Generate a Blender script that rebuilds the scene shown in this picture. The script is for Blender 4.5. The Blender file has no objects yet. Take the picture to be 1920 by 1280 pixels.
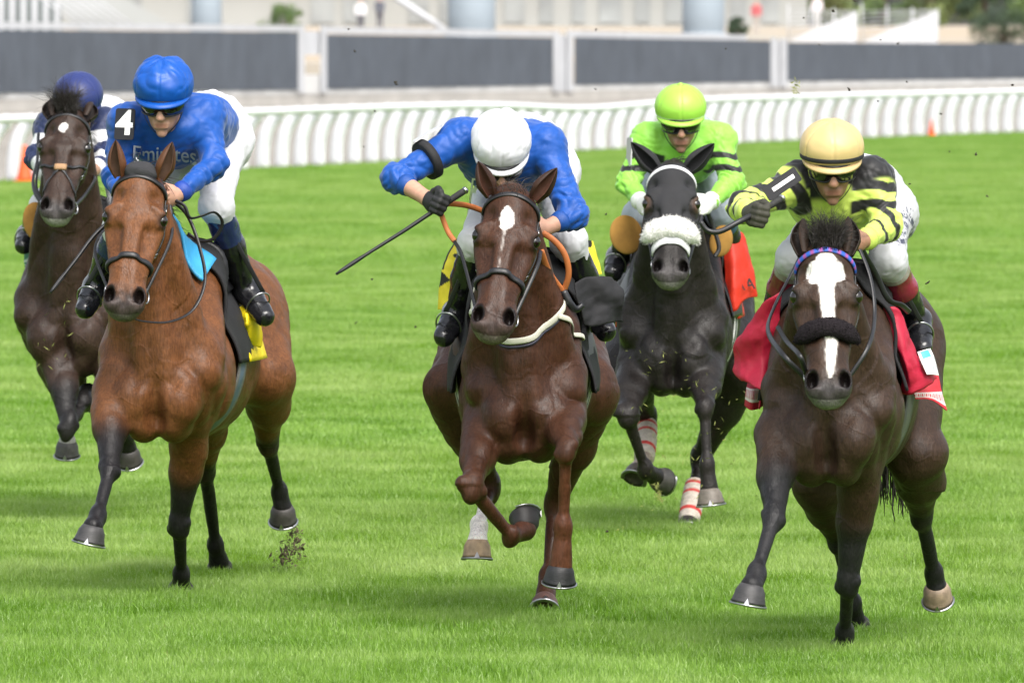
import bpy, math, random
import numpy as np
from mathutils import Vector, Matrix, noise as mnoise

# ------------------------------------------------------------------ camera, sky, sun, exposure
SC = bpy.context.scene
F_PX = 19740.0            # focal length in pixels of a 1920 px wide picture
CAM_H = 2.5
V_HOR = 54.0
PITCH = math.atan((640.0 - V_HOR) / F_PX)
cam_data = bpy.data.cameras.new('camera')
cam = bpy.data.objects.new('camera', cam_data)
SC.collection.objects.link(cam)
SC.camera = cam
cam.location = (0, 0, CAM_H)
cam.rotation_euler = (math.pi / 2 - PITCH, 0, 0)
cam_data.sensor_width = 36.0
cam_data.lens = F_PX * 36.0 / 1920.0
cam_data.clip_start = 1.0
cam_data.clip_end = 6000.0
cam_data.dof.use_dof = True
cam_data.dof.focus_distance = 43.5
cam_data.dof.aperture_fstop = 11.0

SUN_EL, SUN_AZ = math.radians(52), math.radians(160)     # azimuth from north (+Y), clockwise
world = bpy.data.worlds.new('World')
SC.world = world
world.use_nodes = True
wn = world.node_tree
wn.nodes.clear()
w_out = wn.nodes.new('ShaderNodeOutputWorld')
w_bg = wn.nodes.new('ShaderNodeBackground')
w_hs = wn.nodes.new('ShaderNodeHueSaturation')
w_sky = wn.nodes.new('ShaderNodeTexSky')
w_sky.sky_type = 'NISHITA'
w_sky.sun_disc = False
w_sky.sun_elevation = SUN_EL
w_sky.sun_rotation = SUN_AZ
w_sky.air_density = 1.0
w_sky.dust_density = 4.0
w_sky.ozone_density = 1.0
w_hs.inputs['Saturation'].default_value = 0.35
w_bg.inputs['Strength'].default_value = 0.14
wn.links.new(w_sky.outputs[0], w_hs.inputs['Color'])
wn.links.new(w_hs.outputs[0], w_bg.inputs['Color'])
wn.links.new(w_bg.outputs[0], w_out.inputs['Surface'])

sun_data = bpy.data.lights.new('sun', 'SUN')
sun_data.energy = 1.5
sun_data.angle = math.radians(38)
sun_data.color = (1.0, 0.96, 0.90)
sun = bpy.data.objects.new('sun', sun_data)
SC.collection.objects.link(sun)
sdir = Vector((math.sin(SUN_AZ) * math.cos(SUN_EL), math.cos(SUN_AZ) * math.cos(SUN_EL), math.sin(SUN_EL)))
sun.rotation_euler = sdir.to_track_quat('Z', 'Y').to_euler()
sun.location = (0, 30, 40)

SC.view_settings.view_transform = 'Standard'
SC.view_settings.look = 'None'
SC.view_settings.exposure = 1.1
SC.view_settings.gamma = 1.0
SC.view_settings.use_curve_mapping = False
SC.render.engine = 'CYCLES'
SC.cycles.use_denoising = True
SC.cycles.max_bounces = 6
SC.cycles.transparent_max_bounces = 6

# ------------------------------------------------------------------ helpers
rng = np.random.default_rng(7)
COL = SC.collection
f32 = np.float32


def V(*a):
    return np.array(a, dtype=np.float64)


def nrm(v):
    v = np.asarray(v, float)
    return v / (np.linalg.norm(v) + 1e-12)


def P(u, v, d):
    """the point of the place at distance d (along +Y) that the camera model puts at picture point (u, v)"""
    x = (u - 960.0) / F_PX
    y = -(v - 640.0) / F_PX
    c, s = math.cos(PITCH), math.sin(PITCH)
    D = np.array([x, c + y * s, -s + y * c])
    return np.array([0, 0, CAM_H]) + D * (d / D[1])


def ground_d(v):
    return F_PX * CAM_H / (v - V_HOR)


def hexc(r, g, b):
    """sRGB 0-255 to linear"""
    f = lambda c: ((c / 255.0 + 0.055) / 1.055) ** 2.4 if c > 10 else c / 255.0 / 12.92
    return (f(r), f(g), f(b), 1.0)


ORG = {}


def tag(o, label=None, cat=None, group=None, kind=None):
    if label: o['label'] = label
    if cat: o['category'] = cat
    if group: o['group'] = group
    if kind: o['kind'] = kind
    return o


def empty(name, loc, label=None, cat=None, group=None):
    o = bpy.data.objects.new(name, None)
    o.empty_display_size = 0.1
    o.location = [float(c) for c in loc]
    COL.objects.link(o)
    ORG[o] = np.array(loc, float)
    return tag(o, label, cat, group)


def mk(name, verts, faces, mat, parent=None, col=None, smooth=True, extra=None):
    """one mesh object from world-space vertices"""
    verts = np.asarray(verts, dtype=np.float64).reshape(-1, 3)
    if parent is not None:
        org = ORG[parent]
    else:
        org = np.array([verts[:, 0].mean(), verts[:, 1].mean(), verts[:, 2].min()])
    me = bpy.data.meshes.new(name)
    loc = (verts - org).astype(f32)
    if isinstance(faces, np.ndarray) and faces.ndim == 2:
        n, m = len(loc), len(faces)
        k = faces.shape[1]
        me.vertices.add(n)
        me.vertices.foreach_set('co', loc.ravel())
        me.loops.add(m * k)
        me.loops.foreach_set('vertex_index', faces.astype(np.int32).ravel())
        me.polygons.add(m)
        me.polygons.foreach_set('loop_start', (np.arange(m) * k).astype(np.int32))
        me.update(calc_edges=True)
        me.validate()
    else:
        me.from_pydata([tuple(c) for c in loc.tolist()], [], [tuple(int(i) for i in f) for f in faces])
        me.update()
    if smooth:
        me.polygons.foreach_set('use_smooth', np.ones(len(me.polygons), dtype=bool))
    if col is not None:
        a = me.color_attributes.new('col', 'FLOAT_COLOR', 'POINT')
        c = np.ones((len(me.vertices), 4), f32)
        c[:, :3] = np.asarray(col)[:, :3]
        a.data.foreach_set('color', c.ravel())
    o = bpy.data.objects.new(name, me)
    if mat is not None:
        me.materials.append(mat)
    COL.objects.link(o)
    if parent is not None:
        o.parent = parent
        ORG[o] = org
    else:
        o.location = org.tolist()
        ORG[o] = org
    return o


class MB:
    """collects simple shapes for one mesh"""
    def __init__(s):
        s.v, s.f, s.c = [], [], []

    def add(s, vs, fs, col=None):
        n = len(s.v)
        s.v += [tuple(map(float, p)) for p in vs]
        s.f += [tuple(i + n for i in f) for f in fs]
        s.c += [col or (1, 1, 1, 1)] * len(vs)
        return s

    def box(s, c, size, R=None, col=None):
        c = np.asarray(c, float)
        hx, hy, hz = [k / 2 for k in size]
        pts = np.array([(x, y, z) for x in (-hx, hx) for y in (-hy, hy) for z in (-hz, hz)])
        if R is not None:
            pts = pts @ np.asarray(R)
        return s.add(pts + c, [(0, 1, 3, 2), (4, 6, 7, 5), (0, 4, 5, 1), (2, 3, 7, 6), (0, 2, 6, 4), (1, 5, 7, 3)], col)

    def tube(s, pts, rad, n=8, up=None, flat=1.0, cap=True, col=None):
        pts = np.asarray(pts, float)
        m = len(pts)
        rad = np.broadcast_to(np.asarray(rad, float), (m,))
        up = nrm(up if up is not None else (0.13, 0.21, 0.97))
        vs = []
        prev = None
        for i in range(m):
            t = nrm(pts[min(i + 1, m - 1)] - pts[max(i - 1, 0)])
            if prev is None:
                b = np.cross(t, up)
                if np.linalg.norm(b) < 1e-3: b = np.cross(t, (1, 0, 0))
            else:
                b = prev - t * np.dot(prev, t)
            b = nrm(b)
            prev = b
            c = np.cross(b, t)
            for j in range(n):
                a = 2 * math.pi * j / n
                vs.append(pts[i] + rad[i] * (math.cos(a) * b + math.sin(a) * flat * c))
        fs = []
        for i in range(m - 1):
            for j in range(n):
                k = (j + 1) % n
                fs.append((i * n + j, i * n + k, (i + 1) * n + k, (i + 1) * n + j))
        if cap:
            fs.append(tuple(range(n - 1, -1, -1)))
            fs.append(tuple((m - 1) * n + j for j in range(n)))
        return s.add(vs, fs, col)

    def ribbon(s, pts, nor, width, thick, closed=False, col=None):
        """flat strap along pts; nor = outward normals; width may vary"""
        pts = np.asarray(pts, float)
        m = len(pts)
        width = np.broadcast_to(np.asarray(width, float), (m,))
        vs, fs = [], []
        for i in range(m):
            if closed:
                t = nrm(pts[(i + 1) % m] - pts[i - 1])
            else:
                t = nrm(pts[min(i + 1, m - 1)] - pts[max(i - 1, 0)])
            n = nrm(nor[i])
            b = nrm(np.cross(n, t))
            w, h = width[i] / 2, thick
            # rounded strap: six-point section
            for (x, y) in ((-1, -.2), (-1, .55), (-.6, 1), (.6, 1), (1, .55), (1, -.2)):
                vs.append(pts[i] + b * w * x + n * h * y)
        K = 6
        for i in range(m if closed else m - 1):
            j = (i + 1) % m
            for q in range(K):
                r = (q + 1) % K
                fs.append((i * K + q, i * K + r, j * K + r, j * K + q))
        if not closed:
            fs.append(tuple(range(K - 1, -1, -1)))
            fs.append(tuple((m - 1) * K + q for q in range(K)))
        return s.add(vs, fs, col)

    def build(s, name, mat, parent=None, smooth=True, col=False):
        return mk(name, s.v, s.f, mat, parent, np.array(s.c) if col else None, smooth)


def spline(pts, n):
    """Catmull-Rom through pts, n samples"""
    p = np.asarray(pts, float)
    p = np.vstack([2 * p[0] - p[1], p, 2 * p[-1] - p[-2]])
    m = len(p) - 3
    out = []
    for t in np.linspace(0, m - 1e-6, n):
        i = int(t)
        x = t - i
        a, b, c, d = p[i:i + 4]
        out.append(0.5 * ((2 * b) + (-a + c) * x + (2 * a - 5 * b + 4 * c - d) * x * x + (-a + 3 * b - 3 * c + d) * x ** 3))
    return np.array(out)


# ------------------------------------------------------------------ smooth solid modelling (signed distance + surface nets)
class Solid:
    def __init__(s):
        s.pr = []

    def cone(s, a, b, ra, rb, k=.03, ax=None, f=1.0, cut=False):
        s.pr.append(('c', np.asarray(a, float), np.asarray(b, float), ra, rb, k, None if ax is None else nrm(ax), f, cut))
        return s

    def ball(s, c, r, k=.03, cut=False):
        return s.cone(c, np.asarray(c, float) + (0, 0, 1e-4), r, r, k, cut=cut)

    def ell(s, c, R, rad, k=.03, cut=False):
        s.pr.append(('e', np.asarray(c, float), np.asarray(R, float), np.asarray(rad, float), 0, k, None, 1, cut))
        return s

    @staticmethod
    def dist(q, p):
        if q[0] == 'c':
            _, a, b, ra, rb, k, ax, f, cut = q
            ba = b - a
            pa = p - a.astype(p.dtype)
            h = np.clip((pa @ ba.astype(p.dtype)) / (ba @ ba), 0, 1)
            w = pa - h[..., None] * ba.astype(p.dtype)
            l2 = (w * w).sum(-1)
            if ax is not None:
                c = w @ ax.astype(p.dtype)
                l2 = l2 + c * c * (1 / (f * f) - 1)
            return (np.sqrt(l2) - (ra + (rb - ra) * h)) * (min(f, 1.0) ** .5)
        _, c, R, rad, _, k, _, _, cut = q
        w = (p - c.astype(p.dtype)) @ R.T.astype(p.dtype)
        k0 = np.sqrt(((w / rad.astype(p.dtype)) ** 2).sum(-1))
        k1 = np.sqrt(((w / (rad * rad).astype(p.dtype)) ** 2).sum(-1)) + 1e-6
        return k0 * (k0 - 1) / k1

    @staticmethod
    def bounds(q):
        if q[0] == 'c':
            _, a, b, ra, rb, k, ax, f, cut = q
            m = max(f, 1)
            r = np.array([ra * m, rb * m])
            return np.minimum(a - r[0], b - r[1]), np.maximum(a + r[0], b + r[1])
        e = np.sqrt((((q[2].T) * q[3]) ** 2).sum(1))
        return q[1] - e, q[1] + e

    @staticmethod
    def comb(g, d, k, cut):
        if cut:
            d = -d
            h = np.maximum(k - np.abs(g - d), 0) / k
            return np.maximum(g, d) + h * h * k * .25
        h = np.maximum(k - np.abs(g - d), 0) / k
        return np.minimum(g, d) - h * h * k * .25

    def field(s, p):
        p = np.asarray(p, float)
        g = np.full(p.shape[:-1], 1.0)
        for q in s.pr:
            g = s.comb(g, s.dist(q, p), q[5], q[8])
        return g

    def grad(s, p, e=.004):
        p = np.asarray(p, float)
        G = np.stack([s.field(p + e * np.eye(3)[i]) - s.field(p - e * np.eye(3)[i]) for i in range(3)], -1)
        return G / (np.linalg.norm(G, axis=-1, keepdims=True) + 1e-9)

    def snap(s, p, off=0.0, it=6):
        p = np.asarray(p, float).copy()
        for _ in range(it):
            d = s.field(p)
            p -= np.clip(d, -.05, .05)[..., None] * s.grad(p)
        g = s.grad(p)
        return p + off * g, g

    def mesh(s, vox, post=None, lo=None, hi=None):
        B = [s.bounds(q) for q in s.pr if not q[8]]
        lo0 = np.min([b[0] for b in B], 0) - 4 * vox
        hi0 = np.max([b[1] for b in B], 0) + 4 * vox
        if lo is not None: lo0 = np.maximum(lo0, lo)
        if hi is not None: hi0 = np.minimum(hi0, hi)
        N = np.ceil((hi0 - lo0) / vox).astype(int) + 1
        G = np.full(N, 1.0, f32)
        axs = [(lo0[i] + vox * np.arange(N[i])).astype(f32) for i in range(3)]
        for q in s.pr:
            b0, b1 = s.bounds(q)
            mg = q[5] + 2.5 * vox
            i0 = np.clip(np.floor((b0 - mg - lo0) / vox).astype(int), 0, N)
            i1 = np.clip(np.ceil((b1 + mg - lo0) / vox).astype(int) + 1, 0, N)
            if (i1 <= i0).any(): continue
            sl = tuple(slice(i0[i], i1[i]) for i in range(3))
            p = np.stack(np.meshgrid(*[axs[i][sl[i]] for i in range(3)], indexing='ij'), -1)
            G[sl] = s.comb(G[sl], s.dist(q, p).astype(f32), q[5], q[8])
        if post is not None:
            p = np.stack(np.meshgrid(*axs, indexing='ij'), -1)
            G = post(G, p).astype(f32)
        G[0] = G[-1] = 1; G[:, 0] = G[:, -1] = 1; G[:, :, 0] = G[:, :, -1] = 1
        return nets(G, lo0, vox)


def nets(G, org, h):
    I = G < 0
    nx, ny, nz = [n - 1 for n in G.shape]
    cnt = np.zeros((nx, ny, nz), np.int8)
    CR = [(i, j, k) for i in (0, 1) for j in (0, 1) for k in (0, 1)]
    for (i, j, k) in CR:
        cnt += I[i:i + nx, j:j + ny, k:k + nz]
    act = (cnt > 0) & (cnt < 8)
    ac = np.argwhere(act)
    idx = np.full((nx, ny, nz), -1, np.int32)
    idx[act] = np.arange(len(ac))
    vals = np.stack([G[ac[:, 0] + i, ac[:, 1] + j, ac[:, 2] + k] for (i, j, k) in CR], 1).astype(np.float64)
    pos = np.zeros((len(ac), 3)); num = np.zeros(len(ac))
    for a in range(8):
        for b in range(a + 1, 8):
            ca, cb = np.array(CR[a]), np.array(CR[b])
            if np.abs(ca - cb).sum() != 1: continue
            m = (vals[:, a] < 0) != (vals[:, b] < 0)
            t = vals[m, a] / (vals[m, a] - vals[m, b])
            pos[m] += ca + t[:, None] * (cb - ca)
            num[m] += 1
    v = org + (ac + pos / num[:, None]) * h
    quads = []
    for ax in range(3):
        A = [slice(None)] * 3; Bs = [slice(None)] * 3
        A[ax] = slice(0, -1); Bs[ax] = slice(1, None)
        ch = I[tuple(A)] != I[tuple(Bs)]
        e = np.argwhere(ch)
        o1, o2 = [(1, 2), (2, 0), (0, 1)][ax]
        ok = (e[:, o1] > 0) & (e[:, o2] > 0) & (e[:, o1] < G.shape[o1] - 1) & (e[:, o2] < G.shape[o2] - 1)
        e = e[ok]
        ins = I[e[:, 0], e[:, 1], e[:, 2]]
        def cell(d1, d2):
            c = e.copy(); c[:, o1] -= d1; c[:, o2] -= d2
            return idx[c[:, 0], c[:, 1], c[:, 2]]
        q = np.stack([cell(1, 1), cell(0, 1), cell(0, 0), cell(1, 0)], 1)
        q[~ins] = q[~ins][:, ::-1]
        quads.append(q)
    q = np.concatenate(quads)
    q = q[(q >= 0).all(1)]
    return v, q


def relax(v, q, it=1, w=.5):
    """a light Laplacian pass over a quad mesh"""
    e = np.concatenate([q[:, [0, 1]], q[:, [1, 2]], q[:, [2, 3]], q[:, [3, 0]]])
    n = len(v)
    for _ in range(it):
        s = np.zeros_like(v); c = np.zeros(n)
        for k in range(3):
            s[:, k] = np.bincount(e[:, 0], v[e[:, 1], k], n) + np.bincount(e[:, 1], v[e[:, 0], k], n)
        c = np.bincount(e[:, 0], minlength=n) + np.bincount(e[:, 1], minlength=n)
        v = v * (1 - w) + w * s / np.maximum(c, 1)[:, None]
    return v


def vnormals(v, q):
    d = np.cross(v[q[:, 2]] - v[q[:, 0]], v[q[:, 3]] - v[q[:, 1]])
    n = np.zeros_like(v)
    for k in range(4):
        for c in range(3):
            n[:, c] += np.bincount(q[:, k], d[:, c], len(v))
    return n / (np.linalg.norm(n, axis=1, keepdims=True) + 1e-12)


def sstep(a, b, x):
    t = np.clip((x - a) / (b - a), 0, 1)
    return t * t * (3 - 2 * t)


def vnoise(p, fr, seed=0.0):
    """smooth noise in about -1..1, vectorised (sum of turned sines)"""
    r = np.random.default_rng(int(seed * 97) + 11)
    o = np.zeros(len(p))
    for i in range(7):
        k = nrm(r.normal(size=3)) * fr * r.uniform(.6, 1.6)
        o += np.sin(p @ k + r.uniform(0, 6.28) + 1.3 * np.sin(p @ (np.roll(k, 1) * .8) + r.uniform(0, 6)))
    return o / 4.0


# ------------------------------------------------------------------ materials
MATS = {}


def nodes_of(name):
    m = bpy.data.materials.new(name)
    m.use_nodes = True
    nt = m.node_tree
    b = nt.nodes['Principled BSDF']
    return m, nt, b


def add_bump(nt, b, scale, strength, dist=.01, detail=3.0, stretch=None, kind='NOISE', ridged=False):
    tc = nt.nodes.new('ShaderNodeTexCoord')
    mp = nt.nodes.new('ShaderNodeMapping')
    if stretch: mp.inputs['Scale'].default_value = stretch
    if kind == 'NOISE':
        n = nt.nodes.new('ShaderNodeTexNoise'); n.inputs['Detail'].default_value = detail
        if ridged: n.noise_type = 'RIDGED_MULTIFRACTAL'; n.inputs['Distortion'].default_value = .6
    else:
        n = nt.nodes.new('ShaderNodeTexVoronoi')
    n.inputs['Scale'].default_value = scale
    bp = nt.nodes.new('ShaderNodeBump')
    bp.inputs['Strength'].default_value = strength
    bp.inputs['Distance'].default_value = dist
    nt.links.new(tc.outputs['Object'], mp.inputs['Vector'])
    nt.links.new(mp.outputs[0], n.inputs['Vector'])
    nt.links.new(n.outputs[0], bp.inputs['Height'])
    prev = b.inputs['Normal'].links[0].from_socket if b.inputs['Normal'].links else None
    if prev: nt.links.new(prev, bp.inputs['Normal'])
    nt.links.new(bp.outputs[0], b.inputs['Normal'])
    return n


def mat(name, color=None, rough=.6, metal=0.0, attr=False, spec=.5, bump=None, var=0.12, var_scale=12.0, sheen=0.0, coat=0.0, extra=None, hair=False, veins=0.0):
    """plain procedural surface: colour (or the mesh's own colour layer) varied by noise, with fine relief"""
    if name in MATS: return MATS[name]
    m, nt, b = nodes_of(name)
    if attr:
        src = nt.nodes.new('ShaderNodeVertexColor'); src.layer_name = 'col'
        cs = src.outputs[0]
    else:
        src = nt.nodes.new('ShaderNodeRGB'); src.outputs[0].default_value = color if len(color) == 4 else (*color, 1)
        cs = src.outputs[0]
    tc = nt.nodes.new('ShaderNodeTexCoord')
    nz = nt.nodes.new('ShaderNodeTexNoise')
    nz.inputs['Scale'].default_value = var_scale
    nz.inputs['Detail'].default_value = 5
    mr = nt.nodes.new('ShaderNodeMapRange')
    mr.inputs['From Min'].default_value = .3; mr.inputs['From Max'].default_value = .7
    mr.inputs['To Min'].default_value = 1 - var; mr.inputs['To Max'].default_value = 1 + var
    mx = nt.nodes.new('ShaderNodeMix'); mx.data_type = 'RGBA'; mx.blend_type = 'MULTIPLY'
    mx.inputs[0].default_value = 1.0
    nt.links.new(tc.outputs['Object'], nz.inputs['Vector'])
    nt.links.new(nz.outputs[0], mr.inputs['Value'])
    nt.links.new(cs, mx.inputs[6])
    nt.links.new(mr.outputs[0], mx.inputs[7])
    nt.links.new(mx.outputs[2], b.inputs['Base Color'])
    b.inputs['Roughness'].default_value = rough
    b.inputs['Metallic'].default_value = metal
    b.inputs['Specular IOR Level'].default_value = spec
    b.inputs['Sheen Weight'].default_value = sheen
    b.inputs['Coat Weight'].default_value = coat
    b.inputs['Coat Roughness'].default_value = .12
    if hair:                                   # short-hair streaks in colour and gloss
        mp = nt.nodes.new('ShaderNodeMapping'); mp.inputs['Scale'].default_value = (1, 1, .22)
        n2 = nt.nodes.new('ShaderNodeTexNoise'); n2.inputs['Scale'].default_value = 130; n2.inputs['Detail'].default_value = 3
        m2 = nt.nodes.new('ShaderNodeMapRange')
        m2.inputs['From Min'].default_value = .3; m2.inputs['From Max'].default_value = .7
        m2.inputs['To Min'].default_value = .72; m2.inputs['To Max'].default_value = 1.28
        x2 = nt.nodes.new('ShaderNodeMix'); x2.data_type = 'RGBA'; x2.blend_type = 'MULTIPLY'; x2.inputs[0].default_value = 1.0
        nt.links.new(tc.outputs['Object'], mp.inputs['Vector']); nt.links.new(mp.outputs[0], n2.inputs['Vector'])
        nt.links.new(n2.outputs[0], m2.inputs['Value']); nt.links.new(mx.outputs[2], x2.inputs[6]); nt.links.new(m2.outputs[0], x2.inputs[7])
        nt.links.new(x2.outputs[2], b.inputs['Base Color'])
        m3 = nt.nodes.new('ShaderNodeMapRange')
        m3.inputs['From Min'].default_value = .3; m3.inputs['From Max'].default_value = .7
        m3.inputs['To Min'].default_value = rough - .10; m3.inputs['To Max'].default_value = rough + .16
        nt.links.new(nz.outputs[0], m3.inputs['Value']); nt.links.new(m3.outputs[0], b.inputs['Roughness'])
    for bp in (bump or []):
        add_bump(nt, b, *bp[:2], **(bp[2] if len(bp) > 2 else {}))
    if veins:                                  # raised veins: thin warped lines
        wz = nt.nodes.new('ShaderNodeTexNoise'); wz.inputs['Scale'].default_value = 7
        ad = nt.nodes.new('ShaderNodeMix'); ad.data_type = 'RGBA'; ad.blend_type = 'ADD'; ad.inputs[0].default_value = .16
        vo = nt.nodes.new('ShaderNodeTexVoronoi'); vo.feature = 'DISTANCE_TO_EDGE'; vo.inputs['Scale'].default_value = 5.0
        mr2 = nt.nodes.new('ShaderNodeMapRange'); mr2.interpolation_type = 'SMOOTHSTEP'
        mr2.inputs['From Min'].default_value = 0; mr2.inputs['From Max'].default_value = .05
        mr2.inputs['To Min'].default_value = 1; mr2.inputs['To Max'].default_value = 0
        bp = nt.nodes.new('ShaderNodeBump'); bp.inputs['Strength'].default_value = veins; bp.inputs['Distance'].default_value = .006
        nt.links.new(tc.outputs['Object'], wz.inputs['Vector']); nt.links.new(tc.outputs['Object'], ad.inputs[6]); nt.links.new(wz.outputs[1], ad.inputs[7])
        nt.links.new(ad.outputs[2], vo.inputs['Vector']); nt.links.new(vo.outputs['Distance'], mr2.inputs['Value'])
        nt.links.new(mr2.outputs[0], bp.inputs['Height'])
        if b.inputs['Normal'].links: nt.links.new(b.inputs['Normal'].links[0].from_socket, bp.inputs['Normal'])
        nt.links.new(bp.outputs[0], b.inputs['Normal'])
    MATS[name] = m
    return m


M_COAT = mat('horse_coat', attr=True, rough=.45, spec=.24, var=.22, var_scale=14, sheen=.0, hair=True,
             bump=[(7, .42, dict(dist=.012, detail=2, ridged=True)), (38, .30, dict(dist=.006, detail=4)), (150, .6, dict(dist=.003, detail=2, stretch=(1, 1, .3)))], veins=.17)
M_EAR = mat('ear_coat', attr=True, rough=.6, spec=.3, var=.15, var_scale=40)
M_EYE = mat('horse_eye', (.006, .004, .003), rough=.04, spec=.8, var=.05)
M_HOOF = mat('hoof_horn', attr=True, rough=.55, var=.3, var_scale=30, bump=[(60, .4, dict(dist=.003, stretch=(1, 1, 4)))])
M_STEEL = mat('worn_steel', (.42, .42, .43), rough=.32, metal=1.0, var=.15)
M_LEATHER = mat('black_leather', (.012, .012, .014), rough=.42, var=.3, bump=[(180, .2, dict(dist=.001))])
M_BOOT = mat('polished_boot', attr=True, rough=.2, spec=.6, var=.25, bump=[(14, .5, dict(dist=.012)), (45, .2, dict(dist=.004))])
M_SILK = mat('racing_silk', attr=True, rough=.5, spec=.32, var=.07, sheen=.15, bump=[(6.5, .75, dict(dist=.016, detail=2, ridged=True)), (26, .3, dict(dist=.006, detail=2)), (900, .1, dict(dist=.0006))])
M_LYCRA = mat('stretch_cloth', attr=True, rough=.5, var=.06, sheen=.1, bump=[(8, .5, dict(dist=.010, detail=2, ridged=True)), (700, .15, dict(dist=.0008))])
M_SKIN = mat('skin', attr=True, rough=.48, spec=.4, var=.1, var_scale=40, bump=[(220, .15, dict(dist=.001))])
M_HELMET = mat('helmet_cover', attr=True, rough=.42, spec=.4, var=.05, bump=[(9, .35, dict(dist=.008, detail=2, ridged=True)), (30, .16, dict(dist=.004)), (500, .15, dict(dist=.0008))])
M_HAIR = mat('horse_hair', (.022, .018, .016), rough=.5, spec=.4, var=.4, var_scale=60)
M_LENS = mat('goggle_lens', (.01, .01, .012), rough=.06, spec=.8, var=.1)
M_BLACKCLOTH = mat('black_cloth', (.012, .012, .014), rough=.8, var=.25, bump=[(30, .3, dict(dist=.006)), (600, .2, dict(dist=.001))])
M_CLOTH = mat('saddle_cloth_fabric', attr=True, rough=.6, var=.08, bump=[(6, .7, dict(dist=.02, detail=2, ridged=True)), (20, .35, dict(dist=.01, detail=2)), (500, .15, dict(dist=.001))])
M_FLEECE = mat('fleece', attr=True, rough=.95, spec=.15, var=.15, var_scale=90, sheen=.0, bump=[(130, .9, dict(dist=.006))])
M_WHITE = mat('white_print', (.8, .8, .8), rough=.6, var=.05)
M_RUBBER = mat('orange_rubber', (.42, .13, .035), rough=.6, var=.2, bump=[(250, .4, dict(dist=.002))])
M_STRAP = mat('pale_strap', (.55, .54, .45), rough=.6, var=.18, bump=[(200, .2, dict(dist=.001))])
# ------------------------------------------------------------------ the ground
def sheet(name, pts, mat_):
    return mk(name, pts, [tuple(range(len(pts)))], mat_, smooth=False)


def ground_material(name, c1, c2, scale, stretch=(1, 1, 1), rough=.95):
    m, nt, b = nodes_of(name)
    tc = nt.nodes.new('ShaderNodeNewGeometry')
    mp = nt.nodes.new('ShaderNodeMapping'); mp.inputs['Scale'].default_value = stretch
    nz = nt.nodes.new('ShaderNodeTexNoise'); nz.inputs['Scale'].default_value = scale; nz.inputs['Detail'].default_value = 6
    cr = nt.nodes.new('ShaderNodeValToRGB')
    cr.color_ramp.elements[0].position = .35; cr.color_ramp.elements[1].position = .65
    cr.color_ramp.elements[0].color = (*c1, 1); cr.color_ramp.elements[1].color = (*c2, 1)
    nt.links.new(tc.outputs['Position'], mp.inputs['Vector'])
    nt.links.new(mp.outputs[0], nz.inputs['Vector'])
    nt.links.new(nz.outputs[0], cr.inputs[0])
    nt.links.new(cr.outputs[0], b.inputs['Base Color'])
    b.inputs['Roughness'].default_value = rough
    b.inputs['Specular IOR Level'].default_value = .2
    return m


m_turf = ground_material('turf_soil', (.085, .17, .014), (.14, .24, .03), 1.3)
tag(sheet('turf', [(-3000, -60, 0), (3000, -60, 0), (3000, 5000, 0), (-3000, 5000, 0)], m_turf), kind='structure')

# the line of the running rail (foot of the posts), from the left edge of the picture to the right
RAIL_FOOT = [(-420, 362), (0, 341), (500, 317), (800, 301), (1100, 284), (1500, 265), (1920, 249), (2400, 234)]
RAIL_TOP = [(-420, 228), (0, 214), (430, 203), (540, 199), (740, 193), (900, 190), (1000, 195), (1060, 199), (1110, 196), (1180, 188), (1310, 180), (1450, 177), (1600, 172), (1750, 169), (1920, 165), (2400, 158)]
foot_w = [P(u, v, ground_d(v)) for u, v in RAIL_FOOT]

# dirt track beyond the rail, and the paved apron in front of the stands
m_dirt = ground_material('track_dirt', (.24, .222, .195), (.29, .27, .24), .25, (1, .15, 1))
ln = [(p[0], p[1] - .4, .004) for p in foot_w]
pts = [(ln[0][0] - 60, ln[0][1] - 40, .004)] + ln + [(ln[-1][0] + 120, ln[-1][1] + 120, .004), (500, 1200, .004), (-500, 1200, .004), (-120, 330, .004)]
tag(sheet('dirt_track', pts, m_dirt), kind='structure')

# ---- grass: blades gathered in patches, spread over the turf
def grass_patch(seed, size, n, h, w):
    rg = np.random.default_rng(seed)
    vs, fs = [], []
    for i in range(n):
        x, y = np.clip(rg.normal(0, size * .42, 2), -size, size)
        H_ = h * rg.uniform(.45, 1.15) * (1 - .25 * min(1, math.hypot(x, y) / size))
        a = rg.uniform(0, 6.283)
        lean = rg.uniform(.05, .75) * H_
        la = rg.uniform(0, 6.283)
        W_ = w * rg.uniform(.6, 1.2)
        dx, dy = math.cos(a) * W_ / 2, math.sin(a) * W_ / 2
        lx, ly = math.cos(la) * lean, math.sin(la) * lean
        b = len(vs)
        vs += [(x - dx, y - dy, -.004), (x + dx, y + dy, -.004), (x - dx * .8 + lx * .35, y - dy * .8 + ly * .35, H_ * .6), (x + dx * .8 + lx * .35, y + dy * .8 + ly * .35, H_ * .6), (x + lx, y + ly, H_ * rg.uniform(.85, 1.0))]
        fs += [(b, b + 1, b + 3, b + 2), (b + 2, b + 3, b + 4)]
    me = bpy.data.meshes.new('grass_blades')
    me.from_pydata(vs, [], fs)
    me.update()
    me.polygons.foreach_set('use_smooth', np.ones(len(me.polygons), dtype=bool))
    o = bpy.data.objects.new('grass_blades', me)
    me.materials.append(m_grass)
    return o


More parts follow.
